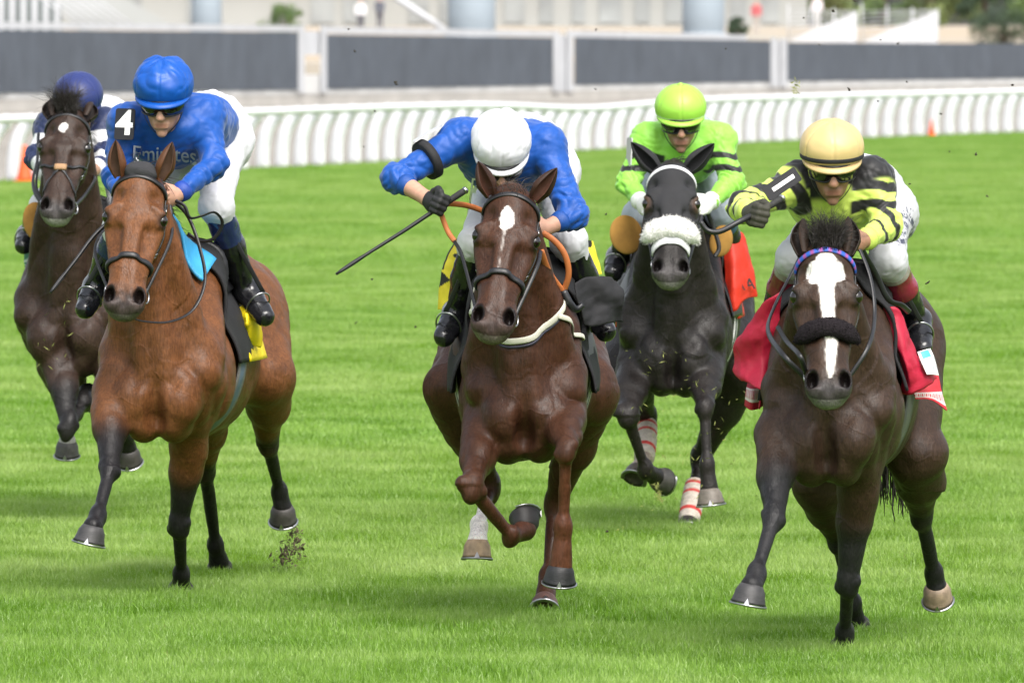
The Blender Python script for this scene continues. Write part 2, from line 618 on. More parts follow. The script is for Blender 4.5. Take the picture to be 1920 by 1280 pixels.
def grass_material():
    m, nt, b = nodes_of('grass_blade')
    L = nt.links.new
    geo = nt.nodes.new('ShaderNodeNewGeometry')
    def noise(scale, stretch, detail=3.0):
        mp = nt.nodes.new('ShaderNodeMapping'); mp.inputs['Scale'].default_value = stretch
        nz = nt.nodes.new('ShaderNodeTexNoise'); nz.inputs['Scale'].default_value = scale; nz.inputs['Detail'].default_value = detail
        L(geo.outputs['Position'], mp.inputs['Vector']); L(mp.outputs[0], nz.inputs['Vector'])
        return nz.outputs[0]
    big = noise(.16, (.20, .80, 0), 3)           # broad bands of the mown course
    mid = noise(1.5, (.8, .75, 0), 5)            # patches
    fine = noise(70, (1, 1, .15), 2)            # blade to blade
    def ramp(src, p0, p1, c0, c1):
        r = nt.nodes.new('ShaderNodeValToRGB')
        r.color_ramp.elements[0].position = p0; r.color_ramp.elements[1].position = p1
        r.color_ramp.elements[0].color = (*c0, 1); r.color_ramp.elements[1].color = (*c1, 1)
        L(src, r.inputs[0]); return r.outputs[0]
    def mix(f, a, c, mode='MIX'):
        x = nt.nodes.new('ShaderNodeMix'); x.data_type = 'RGBA'; x.blend_type = mode
        if isinstance(f, float): x.inputs[0].default_value = f
        else: L(f, x.inputs[0])
        for s_, val in ((6, a), (7, c)):
            if isinstance(val, tuple): x.inputs[s_].default_value = (*val, 1)
            else: L(val, x.inputs[s_])
        return x.outputs[2]
    c_a = ramp(mid, .38, .62, (.150, .300, .014), (.31, .465, .10))
    c_b = ramp(big, .40, .62, (.86, .93, .76), (1.18, 1.08, 1.35))
    c = mix(1.0, c_a, c_b, 'MULTIPLY')
    pale = ramp(fine, .52, .72, (0, 0, 0), (.85, .85, .85))
    c = mix(pale, c, (.46, .60, .27))
    dry = ramp(fine, .24, .30, (1, 1, 1), (0, 0, 0))
    c = mix(dry, c, (.26, .26, .09))
    L(c, b.inputs['Base Color'])
    b.inputs['Roughness'].default_value = .5
    b.inputs['Specular IOR Level'].default_value = .35
    tr = nt.nodes.new('ShaderNodeBsdfTranslucent')
    L(c, tr.inputs['Color'])
    ms = nt.nodes.new('ShaderNodeMixShader'); ms.inputs[0].default_value = .46
    out = nt.nodes['Material Output']
    L(b.outputs[0], ms.inputs[1]); L(tr.outputs[0], ms.inputs[2]); L(ms.outputs[0], out.inputs['Surface'])
    return m


m_grass = grass_material()


def rail_y(x):
    xs = [p[0] for p in foot_w]; ys = [p[1] for p in foot_w]
    return np.interp(x, xs, ys)


def scatter(name, d_a, d_b, half_a, half_b, size, per_m2, n, h, w, seed, label):
    rg = np.random.default_rng(seed)
    prot = [grass_patch(seed * 10 + i, size * 1.25, n, h, w) for i in range(4)]
    area = (d_b - d_a) * (half_a + half_b)
    N = int(area * per_m2)
    y = rg.uniform(d_a, d_b, N * 2)
    hw = half_a + (half_b - half_a) * (y - d_a) / (d_b - d_a)
    keep = rg.uniform(0, max(half_a, half_b), N * 2) < hw
    y, hw = y[keep][:N], hw[keep][:N]
    x = rg.uniform(-1, 1, len(y)) * hw
    ok = y < rail_y(x) - .3
    x, y = x[ok], y[ok]
    me = bpy.data.meshes.new(name)
    me.vertices.add(len(x))
    me.vertices.foreach_set('co', np.stack([x, y, np.zeros(len(x))], 1).astype(f32).ravel())
    me.update()
    o = bpy.data.objects.new(name, me)
    COL.objects.link(o)
    me.materials.append(m_grass)
    g = bpy.data.node_groups.new(name, 'GeometryNodeTree')
    g.interface.new_socket('Geometry', in_out='INPUT', socket_type='NodeSocketGeometry')
    g.interface.new_socket('Geometry', in_out='OUTPUT', socket_type='NodeSocketGeometry')
    gi = g.nodes.new('NodeGroupInput'); go = g.nodes.new('NodeGroupOutput')
    m2p = g.nodes.new('GeometryNodeMeshToPoints')
    inst = g.nodes.new('GeometryNodeInstanceOnPoints')
    g2i = g.nodes.new('GeometryNodeGeometryToInstance')
    for p in prot:
        oi = g.nodes.new('GeometryNodeObjectInfo')
        oi.inputs['Object'].default_value = p
        oi.inputs['As Instance'].default_value = True
        g.links.new(oi.outputs['Geometry'], g2i.inputs[0])
    rot = g.nodes.new('FunctionNodeRandomValue'); rot.data_type = 'FLOAT_VECTOR'
    rot.inputs[0].default_value = (0, 0, 0); rot.inputs[1].default_value = (.0, .0, 6.283)
    rs = g.nodes.new('FunctionNodeRandomValue'); rs.data_type = 'FLOAT'
    rs.inputs[2].default_value = .7; rs.inputs[3].default_value = 1.2
    ri = g.nodes.new('FunctionNodeRandomValue'); ri.data_type = 'INT'
    ri.inputs[4].default_value = 0; ri.inputs[5].default_value = 3
    g.links.new(gi.outputs[0], m2p.inputs[0])
    g.links.new(m2p.outputs[0], inst.inputs['Points'])
    jn = g.nodes.new('GeometryNodeJoinGeometry')
    for l in list(g2i.inputs[0].links): g.links.remove(l)
    for nd in g.nodes:
        if nd.bl_idname == 'GeometryNodeObjectInfo': g.links.new(nd.outputs['Geometry'], jn.inputs[0])
    g.links.new(jn.outputs[0], inst.inputs['Instance'])
    inst.inputs['Pick Instance'].default_value = True
    g.links.new(ri.outputs[2], inst.inputs['Instance Index'])
    g.links.new(rot.outputs[0], inst.inputs['Rotation'])
    g.links.new(rs.outputs[1], inst.inputs['Scale'])
    g.links.new(inst.outputs[0], go.inputs[0])
    md = o.modifiers.new('grass', 'NODES')
    md.node_group = g
    return tag(o, label, 'grass', kind='stuff')


scatter('grass', 34, 62, 8.0, 9.5, .25, 22, 420, .070, .0040, 1, 'short green grass of the home straight round the horses')
scatter('grass', 62, 110, 9.5, 14, .40, 9, 420, .060, .0065, 2, 'short green grass of the course behind the horses')
scatter('grass', 110, 262, 14, 26, .60, 4.2, 420, .058, .011, 3, 'short green grass running up to the white rail')
# ------------------------------------------------------------------ horses
KH = 1.08
DROP = 0.12


def hoof_mesh(C, T, fwd, r0, r1, parent, col, shoe=True):
    """hoof wall from the coronet C to the sole centre T, toe towards fwd; > horseshoe"""
    ax = nrm(T - C)
    f = nrm(fwd - ax * np.dot(fwd, ax))
    s = np.cross(ax, f)
    n = 22
    vs, cs, fs = [], [], []
    col = np.array(col)
    L = np.linalg.norm(T - C)
    prof = [(-.12, .86, 0), (0, 1.0, 0), (.25, 1.06, .02), (.55, 1.0, .05), (.85, .98, .085), (1.0, 1.0, .105)]
    for (h, g, sh) in prof:
        r = (r0 + (r1 - r0) * max(h, 0)) * g
        for j in range(n):
            a = 2 * math.pi * j / n
            ca, sa = math.cos(a), math.sin(a)
            ff = ca * (1.08 if ca > 0 else .86)
            lift = -.22 * L * (1 - max(h, 0)) * (1 - ca) * .5 if h >= 0 else 0
            vs.append(C + ax * (h * L - lift * .6) + f * (ff * r + sh * L * .9) + s * sa * r)
            shade = 1.0 - .25 * h + .06 * math.sin(h * 25)
            cs.append(np.clip(col * shade, 0, 1))
    m = len(prof)
    for i in range(m - 1):
        for j in range(n):
            k = (j + 1) % n
            fs.append((i * n + j, i * n + k, (i + 1) * n + k, (i + 1) * n + j))
    # concave sole
    cen = np.mean(vs[-n:], 0)
    ring = [cen + (np.array(vs[(m - 1) * n + j]) - cen) * .72 - ax * .012 for j in range(n)]
    b = len(vs)
    vs += ring; cs += [col * .6] * n
    vs.append(cen - ax * .016); cs.append(col * .5)
    for j in range(n):
        k = (j + 1) % n
        fs.append(((m - 1) * n + j, (m - 1) * n + k, b + k, b + j))
        fs.append((b + j, b + k, b + n))
    fs.append(tuple(range(n - 1, -1, -1)))
    hoof = mk('hoof', vs, fs, M_HOOF, parent, np.array(cs))
    if shoe:
        mb = MB()
        pts, nor = [], []
        for j in range(n):
            if 8 <= j <= 14: continue
        order = [j % n for j in range(15, n + 8)]
        for j in order:
            p = np.array(vs[(m - 1) * n + j])
            pts.append(p + (cen - p) * .08 + ax * .004)
            nor.append(ax)
        mb.ribbon(pts, nor, .02, .007)
        mb.build('horseshoe', M_STEEL, hoof)
        # toe clip
        p = np.array(vs[(m - 1) * n])
        mb = MB()
        q = nrm(f + ax * -.2)
        mb.add([p + s * .012 + q * .004 + ax * .006, p - s * .012 + q * .004 + ax * .006, p - ax * .022 + q * .001 - f * .003, p + s * .011 - f * .006, p - s * .011 - f * .006],
               [(0, 1, 2), (0, 2, 3), (1, 4, 2), (0, 3, 4, 1)])
        mb.build('toe_clip', M_STEEL, hoof, smooth=False)
    return hoof


def ear_mesh(base, tip, open_dir, w, parent, cin, cout, matl, name='ear'):
    ax = tip - base
    L = np.linalg.norm(ax); ax = ax / L
    o = nrm(open_dir - ax * np.dot(open_dir, ax))
    s = np.cross(ax, o)
    nS, nA = 12, 13
    vs, cs, fs = [], [], []
    for layer in (0, 1):
        for i in range(nS):
            t = i / (nS - 1)
            wd = w * (0.62 + 1.25 * t - 0.2 * t * t if t < .35 else 1.03 * (1 - ((t - .35) / .65) ** 1.9) ** .8 + .02)
            wd = max(wd, .0025)
            if layer: wd = max(wd - .006, .001)
            cen = base + ax * (t * L) + o * (.012 * math.sin(t * 3) - .03 * t * t)
            for j in range(nA):
                a = math.radians(-148 + 296 * j / (nA - 1))     # measured from the back of the ear
                opening = 1 - .25 * max(0, .4 - t)
                vs.append(cen - o * math.cos(a) * wd * .8 + s * math.sin(a) * wd)
                c = np.array(cin if layer else cout)
                cs.append(c * (1 - .5 * t * t))
    for layer in (0, 1):
        b = layer * nS * nA
        for i in range(nS - 1):
            for j in range(nA - 1):
                q = (b + i * nA + j, b + i * nA + j + 1, b + (i + 1) * nA + j + 1, b + (i + 1) * nA + j)
                fs.append(q if layer == 0 else q[::-1])
    B = nS * nA
    for i in range(nS - 1):
        for j in (0, nA - 1):
            fs.append((i * nA + j, (i + 1) * nA + j, B + (i + 1) * nA + j, B + i * nA + j))
    return mk(name, vs, fs, matl, parent, np.array(cs))


def hair_mesh(name, roots, dirs, lengths, parent, r=.0028, droop=.5, seed=1, matl=None, wild=.25):
    rg = np.random.default_rng(seed)
    mb = MB()
    for p, d, L in zip(roots, dirs, lengths):
        d = nrm(np.array(d) + rg.normal(size=3) * wild)
        pts = [np.array(p)]
        st = L / 6
        sw = rg.normal(size=3) * .12
        for i in range(6):
            d = nrm(d + np.array([0, 0, -droop / 6]) + sw)
            pts.append(pts[-1] + d * st)
        mb.tube(pts, [r, r, r * .95, r * .85, r * .7, r * .5, r * .15], n=3)
    return mb.build(name, matl or M_HAIR, parent)


class Horse:
    pass


def build_horse(S):
    H = Horse()
    H.S = S
    d0 = S['d0']
    H.Q = Q = lambda u, v, dy: P(u, v, d0 + dy)
    pf, pr = Q(S['uf'], 700, .1), Q(S['ur'], 700, 1.55)
    ya = nrm(np.array([pr[0] - pf[0], pr[1] - pf[1], 0]))
    xa = np.array([ya[1], -ya[0], 0.0])
    za = np.array([0, 0, 1.0])
    O = np.array([pf[0], pf[1], 0]) - ya * .1
    W = lambda x, y, z: O + xa * x * KH + ya * y * KH + za * (z - DROP + S.get('lift', 0) + S.get('pitch', 0) * y) * KH
    H.W, H.xa, H.ya, H.O = W, xa, ya, O
    RB = np.array([xa, ya, za])
    # head frame
    Lh = S.get('L', .70)
    pu, pv, pd = S['poll']
    mu, mv = S['muz']
    Pp = Q(pu, pv, pd)
    s = F_PX / (d0 + pd)
    proj = math.hypot(mu - pu, mv - pv) / s
    dd = math.sqrt(max(Lh ** 2 - proj ** 2, .01))
    Pm = Q(mu, mv, pd - dd)
    ax = nrm(Pm - Pp)
    lat = nrm(np.array([1.0, S.get('yaw', 0), -S.get('roll', 0)]))
    lat = nrm(lat - ax * np.dot(lat, ax))
    nn = nrm(np.cross(ax, lat))
    if nn[1] > 0: nn = -nn
    Hd = lambda l, t, h: Pp + (lat * l + ax * t - nn * h) * Lh
    H.Hd, H.lat, H.ax, H.nn, H.L = Hd, lat, ax, nn, Lh
    RH = np.array([lat, ax, nn])
    wid = S.get('wid', 1.0)
    B = Solid()
    e = lambda x, y, z, rx, ry, rz, k=.08: B.ell(W(x, y, z), RB, (rx * KH, ry * KH, rz * KH), k)
    c = lambda a, b, ra, rb, k=.06, f=1.0: B.cone(W(*a), W(*b), ra * KH, rb * KH, k, xa, f)
    # trunk
    e(0, .80, 1.10, .275, .62, .345)
    e(0, .28, 1.10, .215 * wid, .30, .31)
    c((0, .45, 1.40), (0, 1.0, 1.36), .13, .15, .10)
    e(0, 1.10, 1.06, .255, .5, .285)
    e(0, 1.35, 1.27, .235, .40, .22)
    e(0, 1.62, 1.27, .27, .34, .27, .1)
    for sx in (-1, 1):
        e(sx * .15, 1.66, 1.16, .135, .24, .27, .07)
        c((sx * .09, .52, 1.44), (sx * .175 * wid, .14, 1.12), .10, .095, .05)      # shoulder blade
        e(sx * .18 * wid, .36, 1.03, .10, .19, .19, .04)                     # triceps
        B.ball(W(sx * .175 * wid, .08, 1.05), .085 * KH, .035)                  # point of the shoulder
        e(sx * .092 * wid, .015, .945, .098, .095, .125, .025)                  # breast
        e(sx * .065 * wid, .08, .85, .075, .13, .085, .025)
        B.cone(W(sx * .135, -.0, 1.25), W(sx * .075, -.08, 1.02), .008, .012, .06, cut=True)   # groove beside the neck root
        B.cone(W(sx * .235 * wid, .17, 1.16), W(sx * .24 * wid, .27, .86), .008, .010, .035, cut=True)
        B.cone(W(sx * .15 * wid, -.06, 1.045), W(sx * .03, -.10, 1.03), .006, .008, .035, cut=True)
    # neck
    B.cone(W(0, .55, 1.40), Hd(0, .02, .16), .115 * KH, .075, .07, xa, .8)
    B.cone(W(0, .34, 1.22), Hd(0, .10, .24), .20 * KH, .12, .07, xa, .66)
    B.cone(W(0, .12, 1.10), Hd(0, .24, .36), .155 * KH, .07, .07, xa, .85)
    for sx in (-1, 1):
        B.cone(W(sx * .15, .12, 1.12), Hd(sx * .09, .08, .27), .075 * KH, .05, .05)
        B.cone(W(sx * .035, .0, 1.05), Hd(sx * .05, .26, .40), .05 * KH, .03, .03)
    # head
    def he(l, t, h, rl, rt, rh, k=.03, cut=False):
        B.ell(Hd(l, t, h), RH, (rl * Lh, rt * Lh, rh * Lh), k, cut)
    n0 = len(B.pr)
    he(0, .10, .16, .160, .17, .15, .04)
    he(0, .25, .13, .172, .19, .115, .03)
    B.cone(Hd(0, .30, .135), Hd(0, .80, .105), .105 * Lh, .068 * Lh, .04, lat, 1.30)
    for sx in (-1, 1):
        B.cone(Hd(sx * .045, .34, .065), Hd(sx * .032, .80, .055), .052 * Lh, .036 * Lh, .03)      # nasal bones
        B.cone(Hd(sx * .06, .28, .27), Hd(sx * .065, .44, .25), .105 * Lh, .09 * Lh, .035)   # jowl
        B.ell(Hd(sx * .105, .33, .21), RH, (.058 * Lh, .15 * Lh, .12 * Lh), .03)
        B.cone(Hd(sx * .142, .36, .14), Hd(sx * .098, .62, .12), .040 * Lh, .026 * Lh, .025)  # facial crest
        B.ball(Hd(sx * .138, .295, .095), .062 * Lh, .025)                                    # orbit
        B.cone(Hd(sx * .11, .235, .045), Hd(sx * .166, .272, .055), .028 * Lh, .026 * Lh, .018)  # brow
        B.cone(Hd(sx * .150, .345, .065), Hd(sx * .175, .335, .085), .012 * Lh, .012 * Lh, .012)   # lower lid
        B.ball(Hd(sx * .128, .165, .055), .030 * Lh, .04, cut=True)                            # hollow over the eye
        B.cone(Hd(sx * .085, .40, .04), Hd(sx * .075, .58, .045), .012 * Lh, .012 * Lh, .045, cut=True)
        B.cone(Hd(sx * .05, .45, .32), Hd(sx * .02, .83, .205), .055 * Lh, .042 * Lh, .03)    # jaw bar
        B.ball(Hd(sx * .188, .303, .080), .032 * Lh, .012, cut=True)
        he(sx * .078, .845, .085, .056, .095, .070, .02)                                      # nostril wing
        B.cone(Hd(sx * .060, .60, .115), Hd(sx * .066, .80, .11), .046 * Lh, .05 * Lh, .03)
    he(0, .875, .115, .106, .085, .088, .03)
    he(0, .922, .140, .086, .050, .060, .02)
    he(0, .880, .195, .060, .055, .046, .015)
    for sx in (-1, 1):
        he(sx * .093, .842, .035, .028, .050, .085, .010, True)
        B.cone(Hd(sx * .098, .795, .02), Hd(sx * .060, .870, .015), .020 * Lh, .024 * Lh, .012, cut=True)
    B.cone(Hd(-.1, .865, .175), Hd(0, .938, .178), .008 * Lh, .011 * Lh, .008, cut=True)
    B.cone(Hd(.1, .865, .175), Hd(0, .938, .178), .008 * Lh, .011 * Lh, .008, cut=True)
    B.cone(Hd(0, .82, .0), Hd(0, .93, .03), .012 * Lh, .014 * Lh, .025, cut=True)
    headprims = B.pr[n0:]
    # creases between the breast muscles and down the shoulders
    B.cone(W(0, -.12, 1.08), W(0, -.03, .86), .02, .034, .04, cut=True)
    # legs
    feet = []
    paint_legs = []
    for nm in ('fl', 'fr'):
        sx = -1 if nm == 'fl' else 1
        E, K, F, C, T = [Q(*j) for j in S[nm]]
        k = 1.06
        out = xa * sx
        mid = E + (K - E) * .5
        back = ya
        B.cone(W(sx * .16 * wid, .18, 1.02), E, .108 * KH, .084 * k, .03)
        B.cone(W(sx * .145 * wid, .08, .97), E + (K - E) * .25, .068 * KH, .066 * k, .022)
        B.cone(E, mid, .085 * k, .066 * k, .04)
        B.ell(E + (K - E) * .27 + out * .022, np.array([nrm(np.cross(np.cross(K - E, out), K - E)), nrm(np.cross(K - E, out)), nrm(K - E)]), (.060 * k, .078 * k, .14 * k), .02)
        B.cone(mid, K + (E - K) * .1, .064 * k, .041 * k, .03)
        B.ell(K, np.array([xa, nrm(np.cross(xa, F - E)), nrm(F - E)]), (.043 * k, .046 * k, .064 * k), .022)
        B.ball(K + out * .024 + (F - K) * -.06, .029 * k, .012)
        B.ball(K - out * .026 + (F - K) * .06, .027 * k, .012)
        B.cone(K, F, .029 * k, .0225 * k, .018)
        # tendon on the back of the cannon
        bk = nrm(np.cross(F - K, xa)); bk = bk if np.dot(bk, ya) > 0 else -bk
        B.cone(K + (F - K) * .15 + bk * .026, F + bk * .024, .014 * k, .015 * k, .012)
        B.ell(F, np.array([xa, nrm(np.cross(xa, C - K)), nrm(C - K)]), (.036 * k, .041 * k, .050 * k), .02)
        B.ball(F + bk * .028, .024 * k, .02)
        B.cone(F, C, .030 * k, .043 * k, .02)
        feet.append((C, T, F, K, nm))
        paint_legs.append((E, K, F, C))
    for nm in ('hl', 'hr'):
        sx = -1 if nm == 'hl' else 1
        St, K, F, C, T = [Q(*j) for j in S[nm]]
        k = 1.06
        B.cone(W(sx * .16, 1.60, 1.22), St, .20 * KH, .125 * k, .08, xa, .8)
        B.cone(W(sx * .15, 1.80, 1.12), St + (K - St) * .35, .13 * KH, .085 * k, .06, xa, .8)
        B.cone(St, St + (K - St) * .45, .115 * k, .088 * k, .05)
        B.cone(St + (K - St) * .45, K + (St - K) * .1, .085 * k, .046 * k, .035)
        bk = nrm(np.cross(F - K, xa)); bk = bk if np.dot(bk, ya) > 0 else -bk
        B.cone(St + (K - St) * .55 + bk * .05, K + bk * .05 + (St - K) * .12, .032 * k, .026 * k, .02)
        B.ell(K, np.array([xa, nrm(np.cross(xa, F - St)), nrm(F - St)]), (.046 * k, .060 * k, .075 * k), .02)
        B.cone(K, F, .031 * k, .0235 * k, .018)
        B.cone(K + (F - K) * .2 + bk * .028, F + bk * .024, .014 * k, .016 * k, .012)
        B.ell(F, np.array([xa, nrm(np.cross(xa, C - K)), nrm(C - K)]), (.036 * k, .041 * k, .050 * k), .02)
        B.cone(F, C, .030 * k, .042 * k, .02)
        feet.append((C, T, F, K, nm))
        paint_legs.append((St, K, F, C))
    H.solid = B
    H.head = Solid(); H.head.pr = headprims
    # a trunk alone, for the cloths that lie on it
    hid = {id(q) for q in headprims}
    H.trunk = Solid(); H.trunk.pr = [q for q in B.pr if id(q) not in hid and Solid.bounds(q)[1][2] > .85]
    v, q = B.mesh(S.get('vox', .007))
    v = relax(v, q, 2, .4)
    N = vnormals(v, q)
    msk = np.where(np.linalg.norm(v - Hd(0, .5, .15), axis=1) < .55 * Lh, .25, 1.0) * np.where(v[:, 2] < .62, .3, 1.0)
    v = v + N * ((np.abs(vnoise(v, 11, S['seed'] + .5)) * .015 - .007 + np.abs(vnoise(v, 26, S['seed'] + .7)) * .004) * msk)[:, None]
    # coat colours
    base = np.array(S['coat'])
    col = np.tile(base, (len(v), 1))
    nz = vnoise(v, 22, S['seed'])
    nz2 = vnoise(v, 90, S['seed'] + .3)
    def paint(mask, c):
        nonlocal col
        m = np.clip(mask, 0, 1)[:, None]
        col = col * (1 - m) + m * np.array(c)
    def near(pts, rad, soft):
        d = np.full(len(v), 9.0)
        for a, b in zip(pts[:-1], pts[1:]):
            d = np.minimum(d, Solid.dist(('c', a, b, rad, rad, 0, None, 1, False), v))
        return sstep(soft, -soft, d + nz * .006)
    if 'points' in S:
        for (E, K, F, C) in paint_legs[:2]:
            paint(near([E + (K - E) * .66, K, F, C + (C - F) * .3], .105, .055), S['points'])
        for (E, K, F, C) in paint_legs[2:]:
            paint(near([E + (K - E) * .92, K, F, C + (C - F) * .3], .085, .045), S['points'])
    # warm flank / belly tint
    tone = sstep(.55, -.9, N[:, 2]) * .25
    paint(tone * S.get('warm', 0), S.get('warmc', base))
    th = v - Pp
    lt, tt, hh = th @ lat / Lh, th @ ax / Lh, -(th @ nn) / Lh
    inhead = (np.linalg.norm(v - Hd(0, .5, .15), axis=1) < .62 * Lh) & (hh < .45)
    if S.get('muzzle') is not None:
        m = sstep(.76, .92, tt + .05 * nz + .03 * nz2) * inhead
        paint(m * .92, S['muzzle'])
        paint(sstep(.90, .95, tt) * inhead * .6 * (hh > .08), S.get('lip', (.16, .14, .13)))
    # dark skin round eyes; shade of the nostril openings painted into the colour
    for sx in (-1, 1):
        de = np.sqrt((lt - sx * .175) ** 2 + (tt - .30) ** 2 + (hh - .085) ** 2)
        paint(sstep(.075, .042, de) * inhead * .9, np.array(S.get('eyec', [.012, .009, .008])))
        dn = np.sqrt(((lt - sx * .092) / 1.0) ** 2 + ((tt - .838) / 1.5) ** 2 + (hh - .05) ** 2)
        dn = np.sqrt(((lt - sx * .093) / .040) ** 2 + ((tt - .838) / .064) ** 2)
        paint(sstep(1.12, .9, dn) * sstep(.018, .035, hh) * (hh < .16) * inhead * .95, np.array([.006, .004, .004]))
    for (mk_t, mk_l, rt, rl) in S.get('star', []):
        d = np.sqrt(((tt - mk_t) / rt) ** 2 + ((lt - mk_l) / rl) ** 2) + .30 * nz2 + .2 * nz
        paint(sstep(1.06, .92, d) * inhead * (hh < .16), (.70, .67, .64))
    for (pl, w0) in S.get('stripe', []):
        for (t0, l0, w_0), (t1, l1, w_1) in zip(pl[:-1], pl[1:]):
            x = np.clip((tt - t0) / (t1 - t0), 0, 1)
            dl = np.abs(lt - (l0 + (l1 - l0) * x)) - (w_0 + (w_1 - w_0) * x) + .005 * nz2
            paint(sstep(.006, -.006, dl) * (tt >= t0) * (tt <= t1) * inhead * (hh < .16) * w0, (.70, .66, .62))
    for leg, t0, c2 in S.get('socks', []):
        E, K, F, C = paint_legs[leg]
        paint(near([K + (F - K) * t0, F, C + (C - F) * .3], .075, .012), c2)
    col *= (1 + .07 * nz + .05 * nz2)[:, None]
    root = empty('horse', [O[0] + ya[0] * .8, O[1] + ya[1] * .8, 0], S['label'], 'horse')
    H.root = root
    mk('body', v, q, M_COAT, root, np.clip(col, 0, 1))
    # ears, eyes
    ei, eo = np.array(S.get('earin', base * .35)), base * .8
    if not S.get('hood'):
        for sx, key in ((-1, 'earl'), (1, 'earr')):
            u0, v0, u1, v1, dz = S[key]
            d_e = pd + .03
            b = Hd(sx * .115, .03, .12)
            bp = Q(u0, v0, d_e) * .5 + b * .5
            t = Q(u1, v1, d_e + dz)
            ear_mesh(bp, t, np.array([sx * S.get('earout', .35), -1, .15]), .041, root, ei, eo, M_EAR)
    for sx in (-1, 1):
        eb = MB()
        cc = Hd(sx * .163, .300, .084)
        R = .041 * Lh
        for i in range(9):
            th_ = math.pi * i / 8
            for j in range(14):
                a = 2 * math.pi * j / 14
                eb.v.append(tuple(cc + R * (math.cos(th_) * lat * sx + math.sin(th_) * (math.cos(a) * ax * 1.05 + math.sin(a) * nn))))
                eb.c.append((1, 1, 1, 1))
        for i in range(8):
            for j in range(14):
                k = (j + 1) % 14
                eb.f.append((i * 14 + j, i * 14 + k, (i + 1) * 14 + k, (i + 1) * 14 + j))
        eb.build('eye', M_EYE, root)
    # hooves
    for i, (C, T, F, K, nm) in enumerate(feet):
        axf = nrm(T - C)
        fw = -ya - axf * np.dot(-ya, axf)
        if nm in S.get('toe', {}): fw = np.array(S['toe'][nm], float)
        Tl = C + axf * np.clip(np.linalg.norm(T - C), .050, .068)
        hc = S.get('hoofc', {}).get(nm, (.035, .031, .028))
        hoof_mesh(C, Tl, fw, .050, .071 if nm[0] == 'f' else .065, root, hc)
    # forelock, mane, tail
    rg = np.random.default_rng(S['seed'] * 5 + 3)
    nfl = S.get('forelock', 160)
    if nfl:
        ro = [Hd(rg.uniform(-.075, .075), rg.uniform(-.03, .05), rg.uniform(.0, .12)) for _ in range(nfl)]
        fd = S.get('fdir', (0, .25, .9))
        ro_ = np.array(ro)
        lock = vnoise(ro_, 60, S['seed'] + .9)
        hair_mesh('forelock', ro, [np.array(fd) + np.array([k_ * .55 + rg.normal() * .08, 0, 0]) for k_ in lock], rg.uniform(.07, .15, nfl) * S.get('flen', 1), root, .0011, S.get('fdroop', .9), S['seed'], wild=.09)
    a0, a1 = Hd(0, .0, .06), W(0, .52, 1.56)
    ro, di = [], []
    for _ in range(240):
        t = rg.uniform(0, 1)
        p = a0 + (a1 - a0) * t + xa * rg.normal() * .012
        ro.append(p); di.append(xa * S.get('maneside', 1) * rg.uniform(.2, .9) + ya * .8 + za * .5)
    ro, nr = B.snap(np.array(ro), 0, 4)
    ro = ro - nr * .004
    hair_mesh('mane', ro, di, rg.uniform(.07, .13, 240), root, .0022, 1.8, S['seed'] + 1, wild=.15)
    tb = W(0, 1.97, 1.40)
    tp = [Q(*t) for t in S['tail']] if 'tail' in S else [tb, W(.03, 2.25, 1.30), W(.05, 2.5, 1.0), W(.08, 2.6, .7)]
    sp = spline([tb - ya * .1] + tp, 12)
    mb = MB()
    for i in range(170):
        off = rg.normal(size=3) * np.array([.035, .03, .02])
        L = rg.uniform(.6, 1.0)
        n = 9
        pts = []
        for j in range(n):
            t = j / (n - 1) * L * 11
            a = int(min(t, 10)); x = t - a
            base_p = sp[a] * (1 - x) + sp[a + 1] * x
            pts.append(base_p + off * min(1.6, .3 + j * .22) + rg.normal(size=3) * .006)
        mb.tube(pts, [.004] * (n - 2) + [.003, .001], n=3)
    mb.build('tail', M_HAIR, root)
    return H


